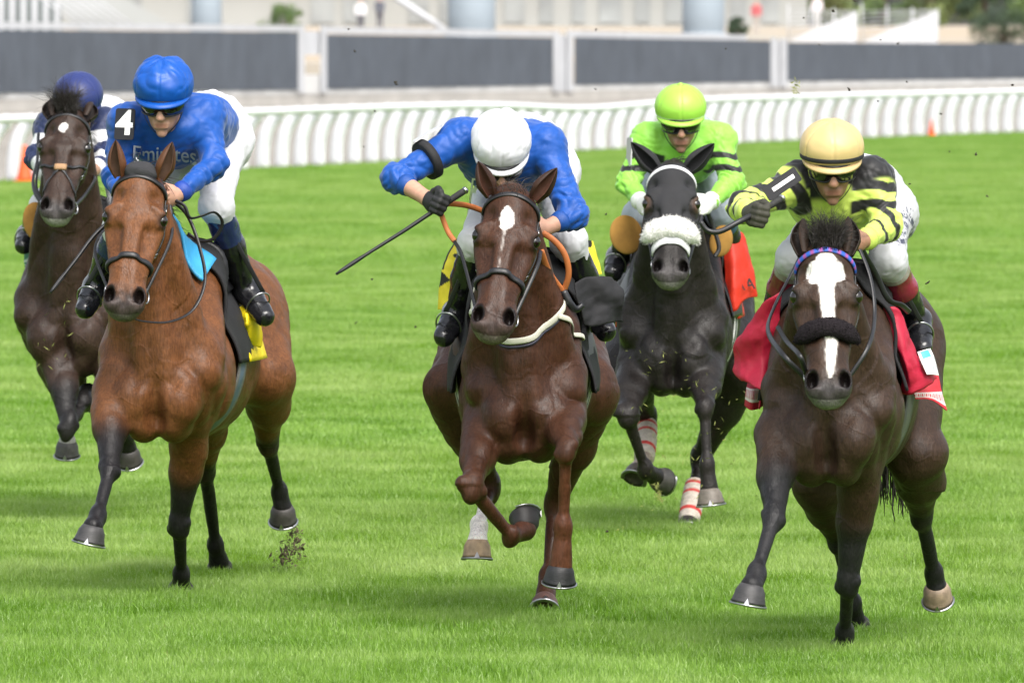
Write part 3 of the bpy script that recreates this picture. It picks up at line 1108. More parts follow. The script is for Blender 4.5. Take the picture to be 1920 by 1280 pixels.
BLK = (.016, .014, .014)
HORSES = {
 'A': dict(seed=1, d0=45.65, uf=300, ur=388, wid=.96, coat=(.124, .047, .0165), points=(.011, .010, .011), muzzle=(.045, .038, .037), warm=.0,
   label='bright bay horse with black legs galloping in front at left',
   poll=(262, 318, -.18), muz=(227, 588), roll=.05, yaw=-.06, earl=(221, 326, 213, 266, -.02), earr=(301, 328, 325, 270, -.02), earin=(.10, .055, .035),
   fl=[(212, 735, .10), (206, 880, -.20), (184, 966, -.40), (174, 988, -.47), (165, 1026, -.47)],
   fr=[(358, 785, .28), (336, 985, .45), (340, 1075, .72), (340, 1096, .80), (339, 1118, .86)],
   hr=[(500, 705, 1.42), (503, 830, 1.85), (524, 920, 2.12), (530, 950, 2.14), (532, 985, 2.19)],
   hl=[(388, 745, 1.3), (385, 880, 1.75), (404, 1020, 2.1), (411, 1055, 2.2), (416, 1082, 2.28)],
   hoofc=dict(fl=(.040, .038, .039), hr=(.045, .04, .036)), forelock=0, maneside=1,
   tail=[(430, 520, 2.2), (425, 600, 2.35), (420, 680, 2.4)]),
 'B': dict(seed=2, d0=43.6, uf=982, ur=980, wid=.82, coat=(.045, .0178, .0088), muzzle=(.05, .034, .03), lip=(.2, .17, .15),
   label='dark chestnut horse with a white star galloping in the middle',
   poll=(962, 352, -.2), muz=(919, 626), roll=.07, yaw=-.05, earl=(918, 360, 897, 306, -.02), earr=(1003, 368, 1043, 317, -.02), earout=.1, earin=(.10, .04, .025),
   fl=[(908, 798, .12), (885, 915, -.25), (958, 1006, -.02), (984, 992, .08), (976, 962, .14)],
   fr=[(1056, 783, .12), (1062, 842, -.30), (1056, 985, -.24), (1051, 1060, -.22), (1048, 1098, -.20)],
   hl=[(850, 730, 1.3), (918, 915, 1.55), (898, 985, 1.28), (895, 1015, 1.19), (894, 1056, 1.18)],
   hr=[(1106, 730, 1.25), (1040, 950, 1.6), (1028, 1080, 1.40), (1022, 1125, 1.29), (1019, 1160, 1.2)],
   hoofc=dict(fl=(.02, .018, .018), fr=(.016, .016, .017), hl=(.42, .29, .18), hr=(.10, .05, .04)),
   socks=[(2, .62, (.98, .90, .84)), (0, .35, (.058, .022, .012)), (1, .25, (.085, .031, .015))],
   star=[(.205, -.005, .075, .042)], stripe=[([(.25, -.008, .018), (.30, -.01, .004), (.56, -.014, .0025)], .6)], forelock=60, fdir=(0, .1, .8), flen=.6,
   toe=dict(fl=(1, .1, .25)), tail=[(985, 520, 2.3), (985, 700, 2.6), (985, 800, 2.6)]),
 'C': dict(seed=3, d0=41.35, uf=1553, ur=1604, wid=.88, coat=(.038, .0212, .0135), points=(.015, .0145, .0155), muzzle=(.040, .036, .036), lip=(.20, .19, .18), warm=.0,
   label='dark bay horse with a broad white blaze galloping in front at right',
   poll=(1548, 455, -.22), muz=(1555, 748), roll=0, yaw=0, earl=(1502, 472, 1497, 405, .12), earr=(1594, 472, 1600, 402, .12), earout=.9,
   fl=[(1463, 812, .08), (1450, 970, -.2), (1419, 1074, -.40), (1409, 1098, -.46), (1402, 1136, -.46)],
   fr=[(1613, 865, .28), (1590, 1094, .42), (1584, 1185, .68), (1582, 1206, .75), (1580, 1230, .82)],
   hl=[(1540, 900, 1.35), (1572, 1010, 1.75), (1598, 1130, 2.02), (1604, 1163, 2.1), (1610, 1190, 2.18)],
   hr=[(1718, 850, 1.4), (1728, 966, 1.78), (1751, 1074, 2.05), (1756, 1098, 2.07), (1760, 1135, 2.13)],
   hoofc=dict(fl=(.040, .038, .039), hr=(.26, .19, .13)),
   star=[(.185, -.01, .075, .105), (.12, .0, .05, .05)], stripe=[([(.18, -.01, .07), (.27, .0, .045), (.44, .008, .036)], 1), ([(.44, .008, .036), (.60, .02, .036), (.76, .014, .024), (.84, .01, .015)], .9)],
   forelock=1300, fdir=(0, .3, 1.2), flen=1.1, fdroop=.7, tail=[(1678, 640, 2.2), (1682, 800, 2.45), (1684, 900, 2.5), (1686, 950, 2.5)]),
 'D': dict(seed=4, d0=51.4, uf=1264, ur=1281, wid=.87, coat=(.0135, .0110, .0098), muzzle=(.05, .045, .045), lip=(.22, .21, .2),
   label='near black horse in a black hood galloping second from right, behind',
   poll=(1260, 303, -.2), muz=(1257, 525), roll=0, yaw=0, hood=True, eyec=[.085, .05, .036],
   fl=[(1190, 695, .1), (1176, 778, -.25), (1210, 880, -.10), (1230, 895, .02), (1253, 898, .1)],
   fr=[(1325, 690, .12), (1321, 763, -.27), (1326, 870, -.33), (1330, 918, -.34), (1334, 953, -.34)],
   hl=[(1168, 690, 1.3), (1215, 785, 1.65), (1208, 858, 1.36), (1196, 880, 1.28), (1186, 905, 1.22)],
   hr=[(1390, 690, 1.3), (1312, 865, 1.6), (1294, 958, 1.40), (1291, 980, 1.32), (1289, 1000, 1.26)],
   hoofc=dict(fl=(.06, .055, .05), fr=(.13, .11, .09), hl=(.10, .085, .07)), toe=dict(fl=(.2, .3, -1)), forelock=0, socks=[(2, .8, (.35, .28, .24))],
   tail=[(1280, 420, 2.3), (1282, 560, 2.6), (1282, 640, 2.6)]),
 'E': dict(seed=5, d0=52.6, uf=130, ur=215, coat=(.032, .018, .0125), points=(.012, .011, .011), muzzle=(.04, .036, .036), lip=(.30, .30, .27),
   label='dark brown horse with a small white star at far left, behind the bay',
   poll=(126, 205, -.2), muz=(102, 407), roll=.03, yaw=-.08, L=.66, earl=(94, 216, 90, 182, .1), earr=(168, 216, 179, 190, .12), earout=.9, lift=.06,
   fl=[(108, 655, .1), (128, 800, -.20), (158, 752, .05), (166, 735, .14), (176, 745, .20)],
   fr=[(205, 670, .1), (216, 790, -.15), (236, 815, .10), (240, 842, .17), (243, 870, .22)],
   hl=[(112, 680, 1.2), (142, 765, 1.5), (124, 808, 1.22), (126, 828, 1.13), (126, 862, 1.16)],
   hr=[(250, 690, 1.3), (225, 790, 1.7), (220, 800, 2.0), (216, 812, 2.1), (213, 835, 2.14)],
   hoofc=dict(hl=(.075, .07, .068)), socks=[(2, .8, (.35, .33, .32))], star=[(.155, -.02, .036, .034)], forelock=900, fdir=(-.05, .3, 1.2), flen=1.3, fdroop=.7,
   tail=[(215, 420, 2.3), (215, 560, 2.5), (215, 640, 2.5)]),
}
H = {k: build_horse(S) for k, S in HORSES.items()}
# ------------------------------------------------------------------ jockeys
def hand_prims(B, W, Hc, up, r=1.08, infl=0.0, pal=None):
    """a closed hand: palm, four bent fingers of unequal length and a thumb from the side of the palm"""
    d = nrm(Hc - W)
    up = nrm(up - d * np.dot(up, d))                # thumb side
    pn = np.cross(d, up)                             # palm normal: fingers curl this way
    if pal is not None and np.dot(pn, pal) < 0: pn = -pn
    k = r
    R = np.array([d, up, pn])
    B.ell(Hc - d * .012 * k, R, ((.046 + infl) * k, (.043 + infl) * k, (.022 + infl) * k), .012)
    B.cone(W, Hc - d * .02 * k, (.026 + infl) * k, (.028 + infl) * k, .02)
    Ls = (.027, .031, .029, .023)
    for i, o in enumerate((.031, .011, -.010, -.030)):
        fr = (.0105 - .0008 * (i == 3) + infl) * k
        a = Hc + d * .026 * k + up * o * k - pn * .006 * k
        b = a + d * Ls[i] * .75 * k + pn * .012 * k
        c = b + pn * Ls[i] * k - d * .004 * k
        e = c - d * Ls[i] * .9 * k + pn * .004 * k
        B.cone(a, b, fr * 1.06, fr, .004); B.cone(b, c, fr, fr * .95, .004); B.cone(c, e, fr * .95, fr * .85, .004)
    a = Hc - d * .03 * k + up * .034 * k + pn * .010 * k
    b = a + d * .030 * k + up * .014 * k + pn * .016 * k
    c = b + d * .030 * k - up * .004 * k + pn * .012 * k
    B.cone(a, b, (.014 + infl) * k, (.0125 + infl) * k, .008); B.cone(b, c, (.012 + infl) * k, (.010 + infl) * k, .005)


def build_jockey(S, hs):
    d0 = hs.S['d0']
    Q = hs.Q
    J = {k: Q(*S[k]) for k in ('head', 'shl', 'shr', 'chest', 'pel', 'ell', 'elr', 'wrl', 'wrr', 'hal', 'har', 'hil', 'hir', 'knl', 'knr', 'anl', 'anr', 'tol', 'tor')}
    k = 1.08
    c = J['head']
    Fv = nrm(np.array(S['look'], float))
    Rv = nrm(np.array([1.0, S.get('hyaw', 0), S.get('hroll', 0)])); Rv = nrm(Rv - Fv * np.dot(Rv, Fv))
    Uv = np.cross(Rv, Fv); Uv = Uv if Uv[2] > 0 else -Uv
    RHD = np.array([Rv, Fv, Uv])
    hp = lambda r, f, u: c + (Rv * r + Fv * f + Uv * u) * k
    jc = S['silk']
    root = empty('person', [J['pel'][0], J['pel'][1], J['tol'][2] - .02], S['label'], 'person')
    chest, pel = J['chest'], J['pel']
    across = nrm(J['shr'] - J['shl'])
    fwd = nrm(chest - pel)
    topn = np.cross(across, fwd); topn = topn if topn[2] > 0 else -topn
    RT = np.array([across, fwd, topn])
    # ---- the body, one continuous figure
    B = Solid()
    he = lambda r, f, u, a, b, e, kk=.015, cut=False: B.ell(hp(r, f, u), RHD, (a * k, b * k, e * k), kk, cut)
    he(0, -.005, .0, .080, .098, .092)
    he(0, .022, -.075, .066, .072, .085, .02)
    he(0, .040, -.130, .046, .048, .042, .02)                # jaw
    he(0, .068, -.168, .021, .018, .018, .015)                # chin
    for sx in (-1, 1):
        he(sx * .036, .066, -.075, .024, .022, .022, .015)    # cheek bone
        he(sx * .074, .0, -.06, .010, .018, .030, .006)      # ear
        he(sx * .030, .092, -.040, .017, .012, .010, .006, True)
    B.cone(hp(0, .092, -.040), hp(0, .113, -.090), .011 * k, .016 * k, .012)   # nose
    for sx in (-1, 1): B.ball(hp(sx * .012, .102, -.093), .010 * k, .008)
    B.cone(hp(-.024, .083, -.122), hp(.024, .083, -.122), .010 * k, .010 * k, .01)   # lips
    B.cone(hp(-.022, .084, -.136), hp(.022, .084, -.136), .010 * k, .010 * k, .008)
    B.cone(hp(-.028, .097, -.1285), hp(.028, .097, -.1285), .0035 * k, .0035 * k, .004, cut=True)
    nb = chest + fwd * .10 + topn * .05
    B.cone(hp(0, -.02, -.07), nb, .058 * k, .066 * k, .03)
    B.ell(chest, RT, (.155 * k, .17 * k, .10 * k), .05)
    B.cone(chest, pel, .12 * k, .125 * k, .06, across, 1.15)
    hands = {}
    for s_, sx in (('l', -1), ('r', 1)):
        B.cone(chest, J['sh' + s_], .09 * k, .062 * k, .05)
        B.cone(J['sh' + s_], J['el' + s_], .056 * k, .042 * k, .03)
        B.cone(J['el' + s_], J['wr' + s_], .042 * k, .028 * k, .025)
        hands[s_] = (J['wr' + s_], J['ha' + s_], np.array(S.get('thumb' + s_, (-sx * .5, -.3, 1.0)), float), np.array(S.get('palm' + s_, (-sx, -.2, -.4)), float))
        hand_prims(B, hands[s_][0], hands[s_][1], hands[s_][2], pal=hands[s_][3])
        B.cone(pel, J['hi' + s_], .11 * k, .10 * k, .05)
        B.cone(J['hi' + s_], J['kn' + s_], .082 * k, .052 * k, .04)
        B.cone(J['kn' + s_], J['an' + s_], .048 * k, .028 * k, .03)
        B.cone(J['an' + s_], J['to' + s_], .026 * k, .018 * k, .02)
    v, q = B.mesh(.0055)
    v = relax(v, q, 1, .4)
    col = np.tile(np.array(S.get('skin', (.48, .27, .19))), (len(v), 1))
    w = v - c
    r_, f_, u_ = w @ Rv / k, w @ Fv / k, w @ Uv / k
    lips = sstep(.028, .016, np.abs(r_)) * sstep(.012, .005, np.abs(u_ + .129)) * (f_ > .06)
    col = col * (1 - .5 * lips[:, None]) + .5 * lips[:, None] * np.array((.35, .12, .09))
    beard = sstep(-.085, -.12, u_) * (f_ > .0) * (u_ > -.25) * S.get('beard', 0)
    col = col * (1 - beard[:, None]) + beard[:, None] * np.array((.12, .08, .06))
    mk('body', v, q, M_SKIN, root, col)
    # ---- jacket
    A = Solid()
    A.ell(chest - fwd * .01 + topn * .01, RT, (.172 * k, .19 * k, .12 * k), .06)
    A.cone(chest - fwd * .02, pel + fwd * .06, .145 * k, .135 * k, .07, across, 1.15)
    A.cone(nb - fwd * .01, nb + fwd * .03, .075 * k, .070 * k, .03)
    for s_, sx in (('l', -1), ('r', 1)):
        sh, el, wr = J['sh' + s_], J['el' + s_], J['wr' + s_]
        A.cone(chest + topn * .03, sh, .10 * k, .082 * k, .06)
        A.cone(sh, el, .067 * k, .050 * k, .035)
        A.ball(el, .051 * k, .03)
        cuff = el + (wr - el) * S.get('cuff' + s_, .9)
        A.cone(el, cuff, .050 * k, .038 * k, .03)
        A.cone(sh, pel + (sh - chest) * .5 + fwd * .15, .06 * k, .075 * k, .06)
    v, q = A.mesh(.0058)
    v = relax(v, q, 1, .4)
    N = vnormals(v, q)
    n1 = vnoise(v, 30, S['seed'] + 1); n2 = vnoise(v, 75, S['seed'] + 2)
    fold = np.zeros(len(v))
    armt = {}
    for s_ in 'lr':
        sh, el, wr = J['sh' + s_], J['el' + s_], J['wr' + s_]
        # ruffles across the sleeve, stronger near the elbow and cuff
        for a, b, o in ((sh, el, 0), (el, wr, 1)):
            ba = b - a
            h = np.clip((v - a) @ ba / (ba @ ba), 0, 1)
            dist = np.linalg.norm(v - a - h[:, None] * ba, axis=1)
            m = sstep(.16, .08, dist)
            L = np.linalg.norm(ba)
            fold += m * .0075 * (np.abs(np.sin(h * L * 52 + 3.2 * n1 + o)) - .6) * (.35 + .65 * sstep(.35, 1, h if o == 0 else 1 - h * .8))
            armt.setdefault(s_, []).append((h, dist))
    v = v + N * (n1 * .003 + np.abs(n1) * .006 + np.abs(n2) * .004 - .004 + fold)[:, None]
    col = np.tile(np.array(jc), (len(v), 1))
    if 'paint' in S:
        col = S['paint'](v, col, armt, dict(J=J, across=across, fwd=fwd, topn=topn, chest=chest, N=N, k=k))
    jk = mk('jacket', v, q, M_SILK, root, col)
    J['jacket_solid'] = A
    for s_ in 'lr':                         # cuffs
        el, wr = J['el' + s_], J['wr' + s_]
        cf = el + (wr - el) * S.get('cuff' + s_, .9)
        t = nrm(wr - el)
        mb = MB()
        mb.tube([cf - t * .012 * k, cf + t * .002 * k, cf + t * .03 * k, cf + t * .034 * k], np.array([.042, .0435, .036, .028]) * k, n=16)
        mb.build('cuff', S.get('cuffm') or mat('cuff_' + S['key'], S.get('cuffc', tuple(np.array(jc) * .8)), rough=.6, bump=[(60, .4, dict(dist=.004))]), jk)
    # ---- gloves
    for s_ in 'lr':
        gc = S.get('glove' + s_)
        if gc is None: continue
        G = Solid()
        hand_prims(G, hands[s_][0], hands[s_][1], hands[s_][2], infl=.0035, pal=hands[s_][3])
        v, q = G.mesh(.004)
        v = relax(v, q, 1, .3)
        mk('glove', v, q, mat('glove_' + S['key'], gc, rough=.7, bump=[(160, .4, dict(dist=.002))]), root)
    # ---- breeches
    C = Solid()
    C.cone(pel + fwd * .12, pel - fwd * .02, .125 * k, .14 * k, .06, across, 1.1)
    for s_ in 'lr':
        hi, kn, an = J['hi' + s_], J['kn' + s_], J['an' + s_]
        C.cone(pel, hi, .125 * k, .118 * k, .06)
        C.cone(hi, kn, .092 * k, .062 * k, .05)
        C.ball(kn, .064 * k, .03)
        C.cone(kn, kn + (an - kn) * .28, .060 * k, .052 * k, .03)
    v, q = C.mesh(.0065)
    v = relax(v, q, 1, .4)
    N = vnormals(v, q)
    n1 = vnoise(v, 40, S['seed'] + 5); n2 = vnoise(v, 90, S['seed'] + 6)
    v = v + N * (n1 * .004 + np.abs(n2) * .003)[:, None]
    col = np.tile(np.array(S.get('breeches', (.56, .56, .59))), (len(v), 1))
    if 'bpaint' in S: col = S['bpaint'](v, col, J)
    mk('breeches', v, q, M_LYCRA, root, col)
    # ---- boots
    for s_, sx in (('l', -1), ('r', 1)):
        kn, an, to = J['kn' + s_], J['an' + s_], J['to' + s_]
        D = Solid()
        top = kn + (an - kn) * S.get('boottop', .18)
        D.cone(top, kn + (an - kn) * .5, .061 * k, .060 * k, .02)
        D.cone(kn + (an - kn) * .5, an, .060 * k, .044 * k, .02)
        heel = an + nrm(an - kn) * .045 * k + nrm(an - to) * .02
        D.ball(heel, .038 * k, .02)
        D.cone(an + nrm(an - kn) * .01 * k, to, .050 * k, .036 * k, .03, np.cross(to - an, an - kn), 1.15)
        D.cone(heel, to + nrm(an - kn) * .012, .028 * k, .026 * k, .02)
        v, q = D.mesh(.006)
        v = relax(v, q, 1, .4)
        N = vnormals(v, q)
        v = v + N * (vnoise(v, 55, S['seed'] + sx) * .0025)[:, None]
        h = (v - kn) @ (an - kn) / ((an - kn) @ (an - kn))
        col = np.tile(np.array((.010, .010, .012)), (len(v), 1))
        for (h0, h1, cc) in S.get('bands', []):
            m = sstep(h0 - .008, h0 + .008, h) * sstep(h1 + .008, h1 - .008, h)
            col = col * (1 - m[:, None]) + m[:, None] * np.array(cc)
        mk('boot', v, q, M_BOOT, root, col)
    # ---- helmet with its cover and peak
    hc = S['cap']
    E = Solid()
    hr = np.array(S.get('hr', (.118, .135, .118))) * (1, 1, .86)
    E.ell(hp(0, -.012, .012), RHD, np.array(hr) * k, .02)
    if S.get('puff'): E.ell(hp(0, -.03, .055), RHD, np.array((.092, .105, .055)) * k, .03)
    rim = S.get('rim', -.034)
    def cutrim(G, p):
        w = p - c.astype(p.dtype)
        u = w @ Uv.astype(p.dtype) / k; f = w @ Fv.astype(p.dtype) / k
        lim = rim - .030 * np.clip((-f) / .1, 0, 1) + .012 * np.clip(f / .12, 0, 1)
        return np.maximum(G, (lim - u) * k * .9)
    v, q = E.mesh(.006, post=cutrim)
    v = relax(v, q, 1, .4)
    N = vnormals(v, q)
    w = v - c
    r_, f_, u_ = w @ Rv / k, w @ Fv / k, w @ Uv / k
    if S.get('wrinkle'):
        ang = np.arctan2(r_, f_)
        v = v + N * ((np.abs(vnoise(v, 55, S['seed'])) * .006 * sstep(-.02, .05, u_) + .004 * np.sin(ang * 6 + 4 * u_ * 10) * sstep(.02, .1, u_)) * S['wrinkle'])[:, None]
    ang = np.arctan2(r_, f_)                # seams of the cap's gores
    seam = np.exp(-((np.abs(((ang / (math.pi / 3)) + .5) % 1 - .5)) / .035) ** 2) * sstep(-.03, .0, u_)
    v = v - N * (seam * .0038)[:, None]
    col = np.tile(np.array(hc), (len(v), 1))
    for (u0, u1, cc) in S.get('capbands', []):
        m = sstep(u0 - .004, u0 + .004, u_) * sstep(u1 + .004, u1 - .004, u_)
        col = col * (1 - m[:, None]) + m[:, None] * np.array(cc)
    hel = mk('helmet', v, q, M_HELMET, root, col)
    # peak
    mb = MB()
    n = 17
    vs, fs, cs = [], [], []
    for i in range(n):
        a = math.radians(-78 + 156 * i / (n - 1))
        for (rr, du, dz) in ((.985, 0, 0), (1.0 + .20 * math.cos(a) ** 1.5, -.020 * math.cos(a), 0), (1.0 + .20 * math.cos(a) ** 1.5, -.020 * math.cos(a) - .007, 0), (.97, -.012, 0)):
            x = math.sin(a) * hr[0] * rr * .93; y = -.012 + math.cos(a) * hr[1] * rr * .93
            vs.append(hp(x, y, rim + .014 + du))
    for i in range(n - 1):
        for j in range(4):
            jj = (j + 1) % 4
            fs.append((i * 4 + j, i * 4 + jj, (i + 1) * 4 + jj, (i + 1) * 4 + j))
    mk('peak', vs, fs, M_HELMET, hel, np.tile(np.array(S.get('peakc', hc)), (len(vs), 1)))
    if S.get('band'):
        pts, nor = [], []
        for i in range(40):
            a = 2 * math.pi * i / 40
            x, y = math.sin(a), math.cos(a)
            zz = rim + .032 - .025 * (1 - y) * .5
            sc = 1.0 - .5 * max(0, (zz - .012) / hr[2]) ** 2
            sc = math.sqrt(max(0, 1 - ((zz - .012) / hr[2]) ** 2))
            pts.append(hp(x * hr[0] * sc, -.012 + y * hr[1] * sc, zz)); nor.append(Rv * x + Fv * y)
        mb = MB(); mb.ribbon(pts, nor, .016 * k, .004, closed=True)
        mb.build('elastic_band', M_BLACKCLOTH, hel)
    if S.get('button'):
        mb = MB(); mb.tube([hp(0, -.012, .106), hp(0, -.012, .116), hp(0, -.012, .123)], [.018, .017, .008], n=12, up=Fv)
        mb.build('button', mat('button_' + S['key'], hc, rough=.5), hel)
    # ---- goggles and chin strap
    vs, fs = [], []
    n = 19
    for i in range(n):
        a = -1.25 + 2.5 * i / (n - 1)
        for (dr, u) in ((.001, -.020), (.012, -.026), (.015, -.052), (.011, -.080 + .018 * math.exp(-(a / .18) ** 2)), (.0, -.087 + .020 * math.exp(-(a / .18) ** 2))):
            x = math.sin(a) * (.080 + dr); y = .012 + math.cos(a) * (.092 + dr)
            vs.append(hp(x, y, u))
    for i in range(n - 1):
        for j in range(4):
            fs.append((i * 5 + j, i * 5 + j + 1, (i + 1) * 5 + j + 1, (i + 1) * 5 + j))
    gg = mk('goggles', vs, fs, S.get('lens', M_LENS), root)
    mb = MB()
    pts = [hp(math.sin(a) * .0885, .012 + math.cos(a) * .1045, -.023) for a in np.linspace(-1.3, 1.3, 19)]
    mb.tube(pts, .005, n=6)
    pts = [hp(math.sin(a) * .086, .012 + math.cos(a) * .101, -.085 + .020 * math.exp(-(a / .18) ** 2)) for a in np.linspace(-1.25, 1.25, 25)]
    mb.tube(pts, .004, n=6)
    mb.build('frame', S.get('framem', M_LEATHER), gg)
    mb = MB()
    pts = [hp(-.088, .0, -.035), hp(-.076, .028, -.10), hp(-.045, .055, -.150), hp(0, .064, -.180), hp(.045, .055, -.150), hp(.076, .028, -.10), hp(.088, .0, -.035)]
    pts = spline(pts, 22)
    mb.ribbon(pts, [nrm(p - hp(0, .0, -.09)) for p in pts], .009, .0015)
    mb.build('chin_strap', M_LEATHER, hel)
    J.update(root=root, jacket=jk, Rv=Rv, Fv=Fv, Uv=Uv)
    return J


YEL = np.array((.64, .80, .15)); LIME = np.array((.36, .86, .10))
NAVY = np.array((.012, .022, .075)); WHT = np.array((.58, .59, .61))


def chevrons(dark, pairs):
    def paint(v, col, armt, X):
        n = vnoise(v, 30, 3) * .012
        for s_ in 'lr':
            J = X['J']
            for seg, (h0, wd, slope) in pairs:
                a, b = (J['sh' + s_], J['el' + s_]) if seg == 0 else (J['el' + s_], J['wr' + s_])
                h, dist = armt[s_][seg]
                ba = nrm(b - a)
                w = v - a
                # angle about the sleeve, measured from the outer front
                ref = np.array([-1.0 if s_ == 'l' else 1.0, -1.1, .5]); ref = nrm(ref - ba * ref.dot(ba))
                oth = np.cross(ba, ref)
                ang = np.abs(np.arctan2(w @ oth, w @ ref))
                x = h + slope * ang + n
                m = sstep(h0 - .012, h0 + .012, x) * sstep(h0 + wd + .012, h0 + wd - .012, x) * sstep(.13, .115, dist) * (h > .02) * (h < .98)
                col = col * (1 - m[:, None]) + m[:, None] * np.array(dark)
        return col
    return paint


def paint_C(v, col, armt, X):
    J, ch, fw, tn = X['J'], X['chest'], X['fwd'], X['topn']
    w = v - ch
    darm = np.minimum(np.minimum(armt['l'][0][1], armt['r'][0][1]), np.minimum(armt['l'][1][1], armt['r'][1][1]))
    body = sstep(.082, .090, darm) 
    along = w @ fw; up = w @ tn
    m = np.maximum(sstep(.055, .062, up + .10 * np.abs(w @ X['across'])), sstep(.02, -.02, along)) * np.maximum(body, .0)
    for s_ in 'lr':
        h = armt[s_][0][0]
        m = np.maximum(m, sstep(.13, .115, h) * (armt[s_][0][1] < .15) * sstep(-.02, .02, up))
    col = col * (1 - m[:, None]) + m[:, None] * np.array((.012, .012, .013))
    col = chevrons((.012, .012, .013), [(0, (.30, .17, .10)), (0, (.64, .16, .10)), (1, (.10, .15, .10)), (1, (.48, .12, .10))])(v, col, armt, X)
    return col


def paint_E(v, col, armt, X):
    for s_ in 'lr':
        h, d = armt[s_][0]
        m = sstep(.45, .48, h) * sstep(.80, .77, h) * (d < .14)
        h2, d2 = armt[s_][1]
        m = np.maximum(m, sstep(.30, .33, h2) * sstep(.62, .59, h2) * (d2 < .12))
        col = col * (1 - m[:, None]) + m[:, None] * WHT
    along = (v - X['chest']) @ X['fwd']
    m = sstep(-.02, -.05, along)
    col = col * (1 - m[:, None]) + m[:, None] * WHT
    return col


def emblem_C(v, col, Jt):
    # printed navy emblem on the hip of the breeches
    c = P(1692, 428, 41.35 + .62)
    rho = np.hypot(v[:, 0] - c[0], v[:, 2] - c[2])
    n = vnoise(v, 240, 8)
    m = ((np.abs(rho - .022) < .007) | (np.abs(rho - .050) < .009)) & (n > -.15) & (v[:, 0] > c[0] - .06)
    m |= (rho < .085) & (n > .75)
    col[m] = (.03, .035, .07)
    return col


